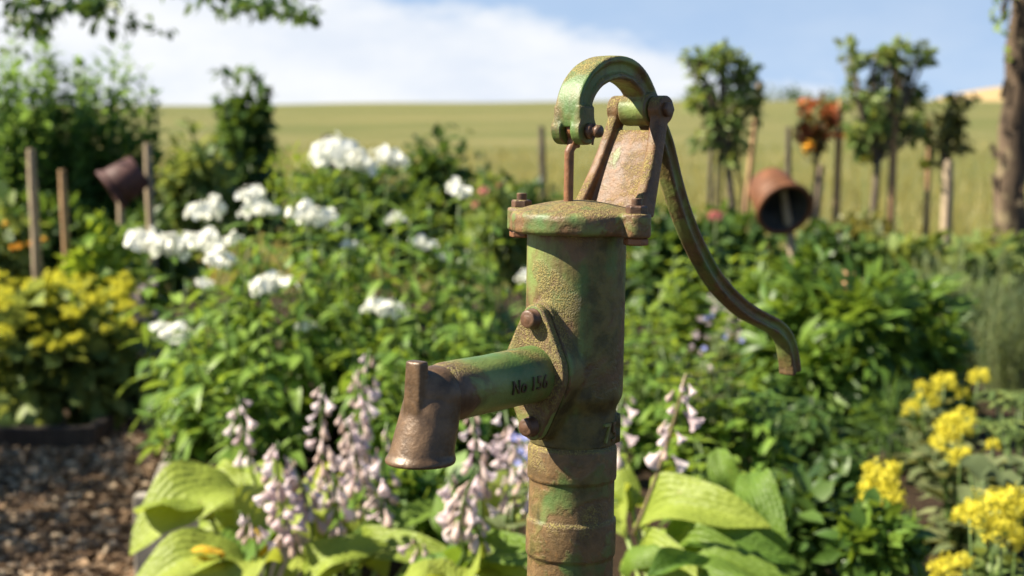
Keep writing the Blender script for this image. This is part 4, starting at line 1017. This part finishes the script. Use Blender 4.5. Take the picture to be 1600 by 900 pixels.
# right of the pump
upright('leafy_plant', 'bright green leafy plant below the tilted terracotta pot', 'plant', 1085, 6.3, 372, 75, 26, 0.10, S_lance, 'lance', L_bright, zroot=BZ, parts=200, gap=0.05, angle=0.5)
upright('leafy_plant', 'pale green upright shoots beside the stake of the terracotta pot', 'plant', 1180, 6.1, 378, 36, 14, 0.09, S_lance, 'lance', L_bright, zroot=BZ, parts=160, gap=0.045, angle=0.6)
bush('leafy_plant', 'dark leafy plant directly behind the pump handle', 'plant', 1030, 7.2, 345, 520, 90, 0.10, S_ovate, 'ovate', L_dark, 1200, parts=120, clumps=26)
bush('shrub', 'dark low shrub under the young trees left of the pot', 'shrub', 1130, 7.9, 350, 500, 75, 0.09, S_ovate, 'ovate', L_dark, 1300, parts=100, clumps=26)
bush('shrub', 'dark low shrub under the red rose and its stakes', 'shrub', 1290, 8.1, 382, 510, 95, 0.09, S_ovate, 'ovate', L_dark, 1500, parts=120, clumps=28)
bush('shrub', 'yellowish low shrub between the rose and the staked tree', 'shrub', 1345, 8.8, 345, 450, 60, 0.09, S_ovate, 'ovate', L_olive, 800, parts=80, clumps=20)
bush('shrub', 'leafy low shrub at the foot of the broad staked tree', 'shrub', 1420, 8.2, 378, 510, 85, 0.10, S_ovate, 'ovate', L_shrub, 1100, parts=120, clumps=26)
bush('shrub', 'low green shrub at the foot of the leaning tree trunk', 'shrub', 1550, 7.6, 385, 510, 70, 0.08, S_ovate, 'ovate', L_shrub, 1000, parts=100, clumps=24)
PG = 'peony bushes behind the handle'
r_, c, rx, rz = bush('peony_bush', 'glossy dark green peony bush below the handle end', 'peony', 1300, 5.1, 438, 800, 125, 0.115, S_trio, 'trio', L_peony, 1500, zroot=BZ, parts=280, clumps=40, spread=0.24, depth=0.7, group=PG)
r_, c, rx, rz = bush('peony_bush', 'dark green peony bush in front of the feathery bush', 'peony', 1420, 5.3, 445, 760, 90, 0.115, S_trio, 'trio', L_peony, 1100, zroot=BZ, parts=260, clumps=34, spread=0.24, depth=0.7, group=PG)
r_, c, rx, rz = bush('peony_bush', 'glossy peony bush beside the borage, left of the handle end', 'peony', 1190, 5.5, 448, 760, 80, 0.11, S_trio, 'trio', L_peony, 900, zroot=BZ, parts=240, clumps=30, spread=0.26, depth=0.7, group=PG)
ro = upright('rose_bush', 'slim rose with one peach bloom above the peony bushes', 'rose', 1336, 5.6, 470, 22, 6, 0.06, S_ovate, 'ovate', L_dark, zroot=BZ, parts=80, gap=0.07)
put_flowers(ro, rose_me, [(P(1338, 444, 5.3), .044), (P(1318, 460, 5.4), .022), (P(1303, 462, 5.6), .012)])
# feathery grey green
L_feather = leaf_mat('feathery_leaf', (0.10, 0.15, 0.07), (0.15, 0.21, 0.10), (0.22, 0.29, 0.15), tf=0.4, rough=0.7)
for px, Y, yt, hw, lab in ((1480, 5.9, 372, 75, 'feathery grey green bush beside the peonies'), (1575, 5.7, 385, 70, 'feathery grey green bush under the leaning tree trunk')):
    upright('feathery_bush', lab, 'bush', px, Y, yt, hw, 46, 0.085, S_thread, 'thread', L_feather, zroot=BZ, gap=0.015, angle=0.75, group='feathery grey green bushes', vary=0.4, stem_mat=L_grey, opposite=True)
# borage like plants with blue flowers
def borage(px, Y, yt, hw, n, lab, flowers, zroot=None):
    zroot = zr(Y)
    r_ = upright('borage_plant', lab, 'borage', px, Y, yt + 18, hw, n, 0.09, S_ovate, 'ovate', L_grey, zroot=zroot, parts=150, gap=0.055, angle=0.35, group='borage with blue stars')
    for i in range(flowers):
        q = P(px + random.uniform(-1, 1) * hw, yt + random.uniform(-12, 62), Y + random.uniform(-.1, .1))
        me = blue_me if random.random() < 0.22 else mauve_me
        link('flower', me, r_, None, Matrix.Translation(q - r_.location) @ Matrix.Rotation(random.uniform(0.5, 1.4), 4, 'X') @ Matrix.Rotation(random.uniform(-1, 1), 4, 'Z') @ Matrix.Scale(random.uniform(.007, .012), 4))
borage(1125, 4.9, 470, 42, 10, 'borage with mauve and blue flowers behind the curved handle', 34)
borage(1085, 4.6, 545, 34, 8, 'borage with pale blue flowers right of the pump barrel', 16)
borage(800, 3.15, 690, 32, 7, 'borage with bright blue flowers just behind the pump pipe', 20)
def low_leafy(px, Y, yt, hw, n, lab, mat=L_phlox, leaf=0.10, shapes=S_lance, key='lance', parts=200):
    upright('leafy_plant', lab, 'plant', px, Y, yt, hw, n, leaf, shapes, key, mat, zroot=zr(Y), parts=parts, gap=0.050, angle=-0.05, group='leafy plants in the bed')
low_leafy(1025, 4.6, 520, 60, 22, 'leafy green plant close behind the pump barrel', L_phlox)
low_leafy(1100, 4.2, 560, 70, 26, 'leafy green plant behind the leaning hosta stalk', L_bright, 0.085, S_ovate, 'ovate')
low_leafy(1190, 4.2, 570, 60, 22, 'leafy green plant below the handle end', L_phlox, 0.10)
low_leafy(1255, 4.5, 610, 60, 18, 'leafy plant in the shade of the peony', L_dark, 0.10)
low_leafy(1010, 5.3, 440, 60, 20, 'upright leafy plant between the barrel and the borage', L_bright, 0.09)
low_leafy(1330, 4.3, 690, 70, 16, 'low shaded leafy plant behind the yellow flower heads', L_dark, 0.08, S_ovate, 'ovate')
low_leafy(1110, 3.75, 640, 55, 12, 'pale leafy plant beside the leaning hosta stalk', L_bright, 0.11)
low_leafy(880, 4.4, 560, 60, 14, 'leafy plant hidden behind the lower pump pipe', L_phlox, 0.10)
low_leafy(640, 4.5, 560, 90, 26, 'leafy stems between the hosta stalks and the phlox', L_phlox, 0.10)
low_leafy(420, 4.55, 610, 90, 24, 'leafy stems rising behind the lime hosta', L_phlox, 0.10)
low_leafy(290, 4.75, 590, 50, 12, 'leafy stems hanging over the weathered board', L_phlox, 0.10)
low_leafy(700, 3.7, 800, 60, 10, 'small leafy plant among the faded hosta stalks', L_bright, 0.09, S_ovate, 'ovate')
low_leafy(850, 3.3, 800, 50, 8, 'small leafy plant at the foot of the borage', L_phlox, 0.10, S_ovate, 'ovate')
# yellow flowered plants at the right
YG = 'yellow flowered plants at the bed edge'
def yellow(px, Y, yt, hw, n, lab, heads, leafm=L_mantle, zroot=None):
    zroot = zr(Y)
    r_ = upright('yellow_flower_plant', lab, 'plant', px, Y, yt + 28, hw * 1.2, int(n * 1.9), 0.095, S_ovate, 'ovate', leafm, zroot=zroot, parts=170, gap=0.05, angle=0.4, group=YG)
    for i, (x, y, s, Yh) in enumerate(heads):
        q = P(x, y, Yh); sc = s / FPX * Yh
        link('flower_head', yellow_heads[i % 3], r_, None, Matrix.Translation(q - r_.location) @ Matrix.Rotation(random.uniform(0, 6), 4, 'Z') @ Matrix.Scale(sc, 4))
        link('flower_stalk', stem_mesh(stem_points(Vector((r_.location.x, r_.location.y, zroot)).lerp(Vector((q.x, q.y, zroot)), .5), q, (0, 0, 0), 4), .004, .0025, L_stem, r_.location, 'flower_stalk'), r_)
yellow(1380, 3.55, 745, 34, 6, 'yellow flowered plant with one rounded head above the shaded soil', [(1378, 745, 40, 3.5), (1385, 785, 42, 3.45), (1360, 770, 26, 3.5)])
yellow(1560, 3.15, 780, 60, 11, 'yellow flowered plant with the broadest heads at the bed corner', [(1550, 800, 50, 3.05), (1515, 812, 34, 3.0), (1590, 795, 46, 3.1), (1565, 835, 40, 3.0), (1480, 892, 34, 2.95), (1505, 880, 22, 2.9), (1605, 850, 30, 3.0)])
yellow(1495, 3.9, 650, 50, 11, 'yellow flowered plant with loose heads among grey green leaves', [(1490, 668, 34, 3.85), (1478, 690, 30, 3.85), (1505, 655, 26, 3.9), (1500, 715, 26, 3.8), (1552, 697, 16, 3.8), (1530, 735, 18, 3.8)], L_grey)
yellow(1470, 4.4, 600, 46, 9, 'yellow flowered plant with small heads next to the peony bush', [(1475, 600, 26, 4.4), (1450, 625, 24, 4.4), (1425, 640, 20, 4.35), (1530, 590, 22, 4.4), (1505, 618, 16, 4.4), (1440, 605, 14, 4.4)], L_grey)
for px, py, Y, s, lab in ((1590, 640, 3.9, 60, 'lupin like leafy plant beside the loose yellow heads'), (1545, 730, 3.5, 40, 'grey green broad leaved plant between the yellow heads')):
    c = G(px, Y, zr(Y)); r_ = empty('lupin_plant', c, lab, 'plant', 'broad leaved plants among the yellow flowers')
    Ml = []
    for i in range(16):
        q = P(px + random.uniform(-1, 1) * s, py + random.uniform(-.6, 1) * s, Y + random.uniform(-.15, .15)); Ml.append(frames(np.array([q]), np.array([[random.uniform(-1, 1), -1, random.uniform(-.4, .3)]]), np.array([[0, -.3, 1.0]]), 0.085 if px > 1560 else 0.075))
        link('stalk', stem_mesh([np.array(c), np.array(q)], .004, .0025, L_stem, c, 'stalk'), r_)
    foliage(r_, 'palm' if px > 1560 else 'round', S_palm if px > 1560 else S_round, np.concatenate(Ml), L_mantle if px > 1560 else L_grey, 40)
low_leafy(1430, 3.3, 830, 50, 14, 'low plant with small round leaves below the rounded yellow head', L_bright, 0.045, S_ovate, 'ovate')
bush('leafy_plant', 'low dark ground plant on the shaded soil', 'plant', 1290, 4.0, 790, 900, 90, 0.06, S_ovate, 'ovate', L_dark, 420, zroot=zr(4.0), parts=120, clumps=24)
bush('leafy_plant', 'low dark leafy plant beside the broad hosta leaves', 'plant', 1235, 3.5, 770, 905, 75, 0.07, S_ovate, 'ovate', L_dark, 420, zroot=0.0, parts=140, clumps=24)
bush('leafy_plant', 'small green plant under the rounded yellow head', 'plant', 1370, 3.3, 810, 905, 60, 0.055, S_ovate, 'ovate', L_peony, 380, zroot=0.0, parts=140, clumps=24)
bush('leafy_plant', 'low leafy plant filling the soil under the hosta stalks', 'plant', 660, 3.75, 735, 860, 80, 0.07, S_ovate, 'ovate', L_phlox, 420, zroot=0.1, parts=140, clumps=24)
bush('grass_clump', 'arching narrow leaved clump beside the small yellow heads', 'plant', 1400, 4.6, 630, 740, 50, 0.14, S_thread, 'thread', L_dark, 260, zroot=BZ, parts=0, clumps=6)

# ------------------------------------------------------------------ stakes, posts and pots
M_stake = wood_mat('old_stake', (0.26, 0.20, 0.13), (0.46, 0.36, 0.25), 20)
M_stake2 = wood_mat('brown_stake', (0.27, 0.165, 0.085), (0.44, 0.28, 0.15), 20)
M_post = wood_mat('dark_post', (0.06, 0.05, 0.04), (0.13, 0.105, 0.085), 16)
SG = 'wooden stakes in the garden'
def stake(top, low, Y, w, mat, label, name='wooden_stake', cat='stake', zroot=0.0, sharp=False):
    """Squarish stake through two photo points at depth Y, carried on down into the soil."""
    a, b = P(*top, Y), P(*low, Y); d = (b - a).normalized(); f = a + d * ((a.z - zroot + 0.03) / -d.z)
    r = w / 2 / FPX * Y; n = 7; rings = []
    for i in range(n + 1):
        p = f.lerp(a, i / n); rr = r * (1 - 0.10 * i / n) * (1 + 0.05 * math.sin(i * 2.1)); rot = 0.3 + 0.05 * i
        if i == n: rr *= 0.8
        rings.append([p - f + Vector((math.cos(rot + k * math.pi / 4), math.sin(rot + k * math.pi / 4), 0)) * rr * (1.08 if k % 2 else 0.96) for k in range(8)])
    o = Geo().grid(rings).build(name, mat, None, smooth=False, mods=bev(0.004)); o.location = f
    return tag(o, label, cat, SG)
stake((48, 233), (58, 410), 7.0, 17, M_stake, 'pale weathered stake in front of the tall leafy shrub')
stake((97, 265), (107, 440), 6.9, 15, M_stake2, 'reddish brown stake standing over the yellow mantle')
stake((188, 300), (190, 372), 7.2, 13, M_stake, 'short stake that carries the dark plant pot')
stake((230, 224), (236, 362), 7.3, 15, M_stake, 'stake close against the dark plant pot')
stake((1232, 198), (1232, 300), 9.6, 10, M_post, 'short dark post in the meadow grass behind the terracotta pot')
stake((1223, 290), (1243, 428), 6.3, 15, M_stake, 'slanting stake that carries the tilted terracotta pot', zroot=BZ)
stake((1313, 155), (1306, 345), 9.2, 12, M_stake2, 'tall stake beside the red flowering rose')
stake((1402, 92), (1392, 330), 9.0, 13, M_stake2, 'tallest stake, standing in the crown of the broad young tree')
stake((1453, 190), (1447, 350), 9.3, 10, M_stake2, 'thin brown stake between the two staked trees')
stake((1482, 250), (1478, 370), 8.9, 19, M_stake, 'thick pale stake at the small thin tree')
stake((1282, 258), (1274, 330), 9.4, 17, M_stake, 'thick pale stake at the foot of the red rose')
stake((1187, 130), (1168, 300), 9.7, 10, M_stake2, 'leaning brown stake behind the bushy young trees')
stake((1112, 225), (1108, 330), 9.3, 8, M_post, 'thin dark stake left of the bushy young trees')
stake((846, 197), (848, 270), 11.0, 11, M_post, 'dark post beside the purple spires at the meadow edge', 'fence_post', 'post')
stake((512, 210), (514, 270), 11.0, 22, M_post, 'dark stout post behind the tallest white phlox heads', 'fence_post', 'post')

def pot_mat(name, c1, c2, dark):
    t = NT(name); a = t.noise(9, 5); b = t.noise(60, 5)
    c = t.mix(t.rng(a, 0.35, 0.7), c1, c2); c = t.mix(t.rng(b, 0.5, 0.75, 0, .5), c, dark)
    return t.done(t.bsdf(c, 0.62, t.bump(b, 0.4, 0.003), spec=0.25))
M_terra = pot_mat('weathered_terracotta', (0.105, 0.042, 0.018), (0.20, 0.082, 0.036), (0.034, 0.020, 0.012))
M_plum = pot_mat('dark_glazed_pot', (0.060, 0.026, 0.024), (0.10, 0.046, 0.040), (0.02, 0.012, 0.012))
M_inner = pot_mat('dark_grey_lining', (0.035, 0.035, 0.034), (0.06, 0.058, 0.052), (0.02, 0.02, 0.02))  # near-black grey for the inside of the pots
def pot(label, centre, axis, r0, r1, h, mat, lip):
    """Flower pot upside down on a stake: axis points from the closed base to the open rim; > wall, rim, lining."""
    root = empty('plant_pot', centre, label, 'plant pot', 'plant pots hung on stakes')
    Q = Vector(axis).to_track_quat('Z', 'Y').to_matrix().to_4x4() @ Matrix.Translation((0, 0, -h / 2))
    Geo().lathe([(r0 * 0.3, 0.0), (r0 * 0.92, 0.0), (r0, 0.01), (r0 + (r1 - r0) * 0.5, h * 0.5), (r1, h), (r1 - 0.008, h), (r0 - 0.008, 0.012), (r0 * 0.3, 0.01)], 40, Q, cap=False).build('wall', mat, root)
    Geo().lathe([(r1 - 0.010, h - lip), (r1 + 0.004, h - lip), (r1 + 0.009, h - lip * 0.5), (r1 + 0.008, h + 0.003), (r1 - 0.007, h + 0.004), (r1 - 0.010, h - lip)], 40, Q, cap=False).build('rim', mat, root)
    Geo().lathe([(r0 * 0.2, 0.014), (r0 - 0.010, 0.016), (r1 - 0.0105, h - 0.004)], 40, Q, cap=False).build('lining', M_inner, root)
    return root
YT = 6.3
pot('tilted copper brown terracotta pot with dark inside hanging on a slanting stake', P(1213, 308, YT), (0.20, -0.78, -0.45), 0.088, 0.112, 0.20, M_terra, 0.022)
pot('dark plum coloured plant pot tipped over on a short stake', P(196, 282, 7.15), (-0.75, -0.25, -0.55), 0.080, 0.100, 0.17, M_plum, 0.022)

# ------------------------------------------------------------------ trees
def bark_mat(name, c1, c2, lichen):
    t = NT(name); v = t.stretch(1, 1, 0.25); a = t.noise(14, 7, 0.7, v); b = t.noise(7, 5)
    c = t.mix(t.rng(a, 0.3, 0.7), c1, c2); c = t.mix(t.rng(b, 0.52, 0.68, 0, 0.75), c, lichen)
    return t.done(t.bsdf(c, 0.9, t.bump(a, 0.9, 0.02), spec=0.15))
M_bark = bark_mat('young_bark', (0.07, 0.055, 0.04), (0.17, 0.135, 0.10), (0.20, 0.18, 0.12))
M_bark2 = bark_mat('old_bark', (0.022, 0.016, 0.012), (0.15, 0.105, 0.070), (0.26, 0.21, 0.12))
def tree(name, label, trunk_px, Y, r0, r1, crowns, leaf, mat, bark, group=None, zroot=0.0, shapes=S_ovate, twigs=7, cat='tree', key='ovate', parts=0, trunks=None):
    a = P(*trunk_px[0], Y); b = P(*trunk_px[-1], Y); d = (b - a)
    foot = Vector((b.x, Y, zroot - 0.03))
    root = empty(name, (b.x, Y, zroot), label, cat, group)
    g = Geo(); pts = [P(x, y, Y) for x, y in reversed(trunk_px)]; pts = [foot] + [p for p in pts if p.z > zroot + 0.1]
    n = len(pts); g.tube([p - root.location for p in pts], [r0 + (r1 - r0) * i / (n - 1) for i in range(n)], 12)
    for q, (tx, ty, w) in enumerate(trunks or ()):
        g.tube([Vector((foot.x + (tx - trunk_px[-1][0]) / FPX * Y * .8, Y + .05, -.03)) - root.location, P(tx, ty, Y + .05) - root.location, P(*trunk_px[0], Y) - root.location], [w, w * .8, w * .4], 8)
    tips = []
    for (cx, cy, hw, hh) in crowns:
        cc = P(cx, cy, Y)
        for k in range(twigs):
            tgt = cc + Vector((random.uniform(-.8, .8) * hw / FPX * Y, random.uniform(-.5, .5) * hw / FPX * Y, random.uniform(-.6, .8) * hh / FPX * Y))
            st = pts[-1].lerp(pts[-2], random.uniform(0, .35)); mid = st.lerp(tgt, .5) + Vector((0, 0, -.02))
            g.tube([st - root.location, mid - root.location, tgt - root.location], [r1 * .5, r1 * .35, r1 * .16], 6)
    g.build('trunk', bark, root)
    Ms = []
    for (cx, cy, hw, hh) in crowns:
        cc = P(cx, cy, Y); n = int(190 * max(hw * hh / 900, 0.35) * (0.045 / leaf))
        Ms.append(clump_leaves(cc, (hw / FPX * Y * .85, hw / FPX * Y * .8, hh / FPX * Y * .88), min(n, 1400), leaf, max(7, int(hw * hh / 130)), 0.30, -0.8, 0.25, 0.4))
    Ms = np.concatenate(Ms)
    if parts:
        ok, zc = in_frame(Ms); idx = np.where(ok)[0][:parts]; leaf_objects(key, shapes, Ms[idx], mat, root, root.location); Ms = np.delete(Ms, idx, 0)
    o = link('crown', joined('crown', shapes, Ms, mat, root.location), root); o['kind'] = 'stuff'
    return root
YGp = 'young staked trees at the meadow edge'
tree('young_tree', 'bushy young tree with several thin trunks left of the terracotta pot', [(1128, 200), (1138, 260), (1145, 340)], 9.2, 0.030, 0.016, [(1120, 112, 36, 28), (1108, 160, 28, 34), (1160, 150, 26, 36), (1135, 200, 30, 36), (1148, 240, 18, 24), (1084, 92, 14, 15), (1126, 82, 16, 10), (1172, 112, 16, 14), (1098, 215, 14, 16), (1180, 180, 12, 26)], 0.066, L_shrub, M_bark, YGp, parts=200, trunks=[(1118, 300, .012), (1160, 290, .012), (1126, 290, .010)])
tree('young_tree', 'broad young tree with leafy crown held by the tallest stake', [(1372, 240), (1368, 300), (1358, 390)], 9.0, 0.030, 0.018, [(1350, 150, 32, 30), (1396, 112, 30, 26), (1420, 155, 24, 30), (1360, 205, 28, 38), (1425, 198, 28, 18), (1322, 90, 17, 18), (1442, 86, 12, 18), (1368, 92, 16, 16), (1340, 225, 14, 22), (1400, 80, 18, 12)], 0.066, L_shrub, M_bark, YGp, parts=240)
tree('young_tree', 'small thin tree with sparse twigs beside the thick pale stake', [(1472, 235), (1474, 290), (1476, 370)], 9.1, 0.018, 0.009, [(1470, 185, 32, 24), (1475, 225, 26, 28), (1505, 158, 22, 8), (1500, 225, 18, 10)], 0.055, L_olive, M_bark, YGp, parts=60)
rt = tree('rose_tree', 'rose with red and orange flowers and reddish leaves beside a tall stake', [(1278, 240), (1272, 300), (1264, 390)], 9.3, 0.016, 0.010, [(1278, 190, 34, 30), (1290, 172, 22, 18), (1265, 215, 24, 22)], 0.055, L_rose, M_bark, None, parts=60, cat='rose')
put_flowers(rt, red_me, [(P(1278 + random.uniform(-34, 34), 190 + random.uniform(-32, 30), 9.2), .035) for _ in range(13)])
put_flowers(rt, orange_me, [(P(1267, 228, 9.1), .045), (P(1262, 235, 9.1), .035)])
ye = empty('yellow_flower_plant', G(1350, 9.0), 'thin stem with two single yellow blooms in front of the young trees', 'plant')
for x, y in ((1350, 245), (1445, 258)):
    link('stem', stem_mesh(stem_points(G(x, 9.0), P(x, y, 9.0), (0, 0, 0), 4), .005, .003, L_stem, ye.location), ye)
put_flowers(ye, cluster_mesh('flower', 30, petals(4, 1.0, .8, .3), F_yellow, .5, .8), [(P(1350, 245, 9.0), .038), (P(1445, 258, 9.0), .032)])
pk = empty('poppy_plant', G(1118, 7.4), 'thin plant with one coral bloom left of the terracotta pot', 'plant')
link('stem', stem_mesh(stem_points(G(1118, 7.4), P(1118, 342, 7.4), (0, 0, 0), 4), .005, .003, L_stem, pk.location), pk); put_flowers(pk, pink_me, [(P(1118, 340, 7.4), .032)])
# leaning old trunk at the right, its crown above the frame
tr = tree('old_tree', 'old leaning tree trunk with flaky lichened bark at the meadow edge', [(1606, -120), (1598, -40), (1600, 20), (1590, 80), (1592, 140), (1582, 200), (1584, 250), (1576, 300), (1580, 350), (1584, 420)], 7.9, 0.092, 0.055, [(1640, -190, 150, 70), (1560, -170, 90, 50), (1700, -120, 90, 60)], 0.09, L_shrub, M_bark2, None)
g = Geo()
for i in range(46):
    y = random.uniform(-60, 400); q = P(1604 - 0.075 * (y + 120) + random.uniform(-26, 26), y, 7.9 - random.uniform(0.03, 0.075)) - tr.location; w = random.uniform(.012, .032)
    g.box((0, 0, 0), (w, .016, w * random.uniform(1.5, 4)), Matrix.Translation(q) @ Matrix.Rotation(random.uniform(-.25, .25), 4, 'Y') @ Matrix.Rotation(random.uniform(-.3, .3), 4, 'X'))
fl = g.build('bark_flakes', M_bark2, tr, smooth=False); fl['kind'] = 'stuff'
Mi = clump_leaves(P(1562, 40, 7.8), (0.035, 0.04, 0.20), 40, 0.045, 8, 0.4); leaf_objects('ovate', S_ovate, Mi, L_bright, tr, tr.location)
# fruit tree to the left: trunk out of the frame, a bough hangs into the top corner
root = empty('apple_tree', (-5.1, 6.2, 0), 'dark leafed apple tree whose boughs hang across the sky', 'tree')
g = Geo(); R0 = root.location
g.tube([Vector(p) - R0 for p in ((-5.1, 6.2, -.05), (-5.05, 6.2, .8), (-4.9, 6.25, 1.6), (-4.7, 6.3, 2.4))], [.12, .10, .09, .07], 12)
bough = [(-4.85, 6.3, 1.9), (-3.6, 6.6, 2.25), (-2.4, 6.8, 2.15), (-1.6, 6.9, 1.99), (-0.85, 6.9, 1.86)]
g.tube([Vector(p) - R0 for p in bough], [.05, .035, .022, .012, .004], 8)
for b_ in ([(-4.7, 6.3, 2.35), (-4.6, 5.7, 2.6), (-4.45, 5.0, 2.7)], [(-4.7, 6.3, 2.4), (-4.9, 5.7, 2.7), (-4.8, 5.1, 2.8)], [(-4.7, 6.3, 2.4), (-5.6, 6.5, 3.0), (-6.5, 7.0, 3.4)], [(-3.0, 6.7, 2.22), (-2.6, 6.6, 2.0), (-2.1, 6.5, 1.86)]):
    g.tube([Vector(p) - R0 for p in b_], [.035, .022, .008], 8)
g.build('trunk', M_bark2, root)
Ms = [clump_leaves((-4.45, 4.9, 2.65), (0.55, 0.85, 0.3), 3200, 0.08, 40, 0.25), clump_leaves((-6.5, 7.2, 3.4), (0.9, 0.9, 0.6), 900, 0.08, 30, 0.3)]
Ms += [clump_leaves(P(x, y, 6.9), (hx / FPX * 6.9, .16, hy / FPX * 6.9), n, 0.058, 6, 0.4, -1, .4, .4) for x, y, hx, hy, n in ((30, 8, 60, 26, 130), (120, -5, 60, 26, 110), (60, 40, 40, 14, 26), (175, 20, 40, 20, 36), (205, 30, 14, 10, 12), (300, -8, 40, 14, 44), (350, 8, 16, 7, 10), (390, 0, 24, 14, 30), (420, 10, 30, 14, 44), (465, 16, 30, 12, 44), (490, 22, 14, 8, 16), (250, 42, 12, 4, 5), (10, 70, 20, 16, 14))]
lt = np.concatenate(Ms[2:]); leaf_objects('ovate', S_ovate, lt[:290], L_dark, root, root.location)
Ms = Ms[:2] + [lt[290:]]
o = link('crown', joined('crown', S_ovate, np.concatenate(Ms), L_dark, R0), root); o['kind'] = 'stuff'

# ------------------------------------------------------------------ meadow grass, far wood
gs = [leaf_shape(0.03, 2, 0.1, 0.35, 0.4), leaf_shape(0.025, 2, 0.1, 0.1, 0.4)]
M_gr = leaf_mat('meadow_blade', (0.13, 0.15, 0.035), (0.20, 0.20, 0.05), (0.32, 0.27, 0.09), tf=0.35)
n = 26000; yy = 12.4 + 26 * RNG.random(n) ** 1.6; xx = (RNG.uniform(-0.37, 0.37, n)) * yy; gp = np.stack([xx, yy, meadow_z(xx, yy) - 0.01], 1)
gd = np.stack([RNG.normal(0, .3, n), RNG.normal(0, .3, n), np.ones(n)], 1)
tag(link('meadow_blades', joined('meadow_blades', gs, frames(gp, gd, rdirs(n), RNG.uniform(.18, .5, n)), M_gr)), kind='stuff')
wp = []
for i in range(44):
    x = 34 + 44 * i / 43; hh = random.uniform(1.6, 2.2) + 0.9 * math.exp(-((x - 52) / 7) ** 2); wp.append(clump_leaves((x, 300 + random.uniform(-4, 4), 7.8), (1.6, 1.4, hh), 150, 0.55, 9, 0.35))
tag(link('far_wood', joined('far_wood', S_ovate, np.concatenate(wp), L_dark)), kind='stuff')
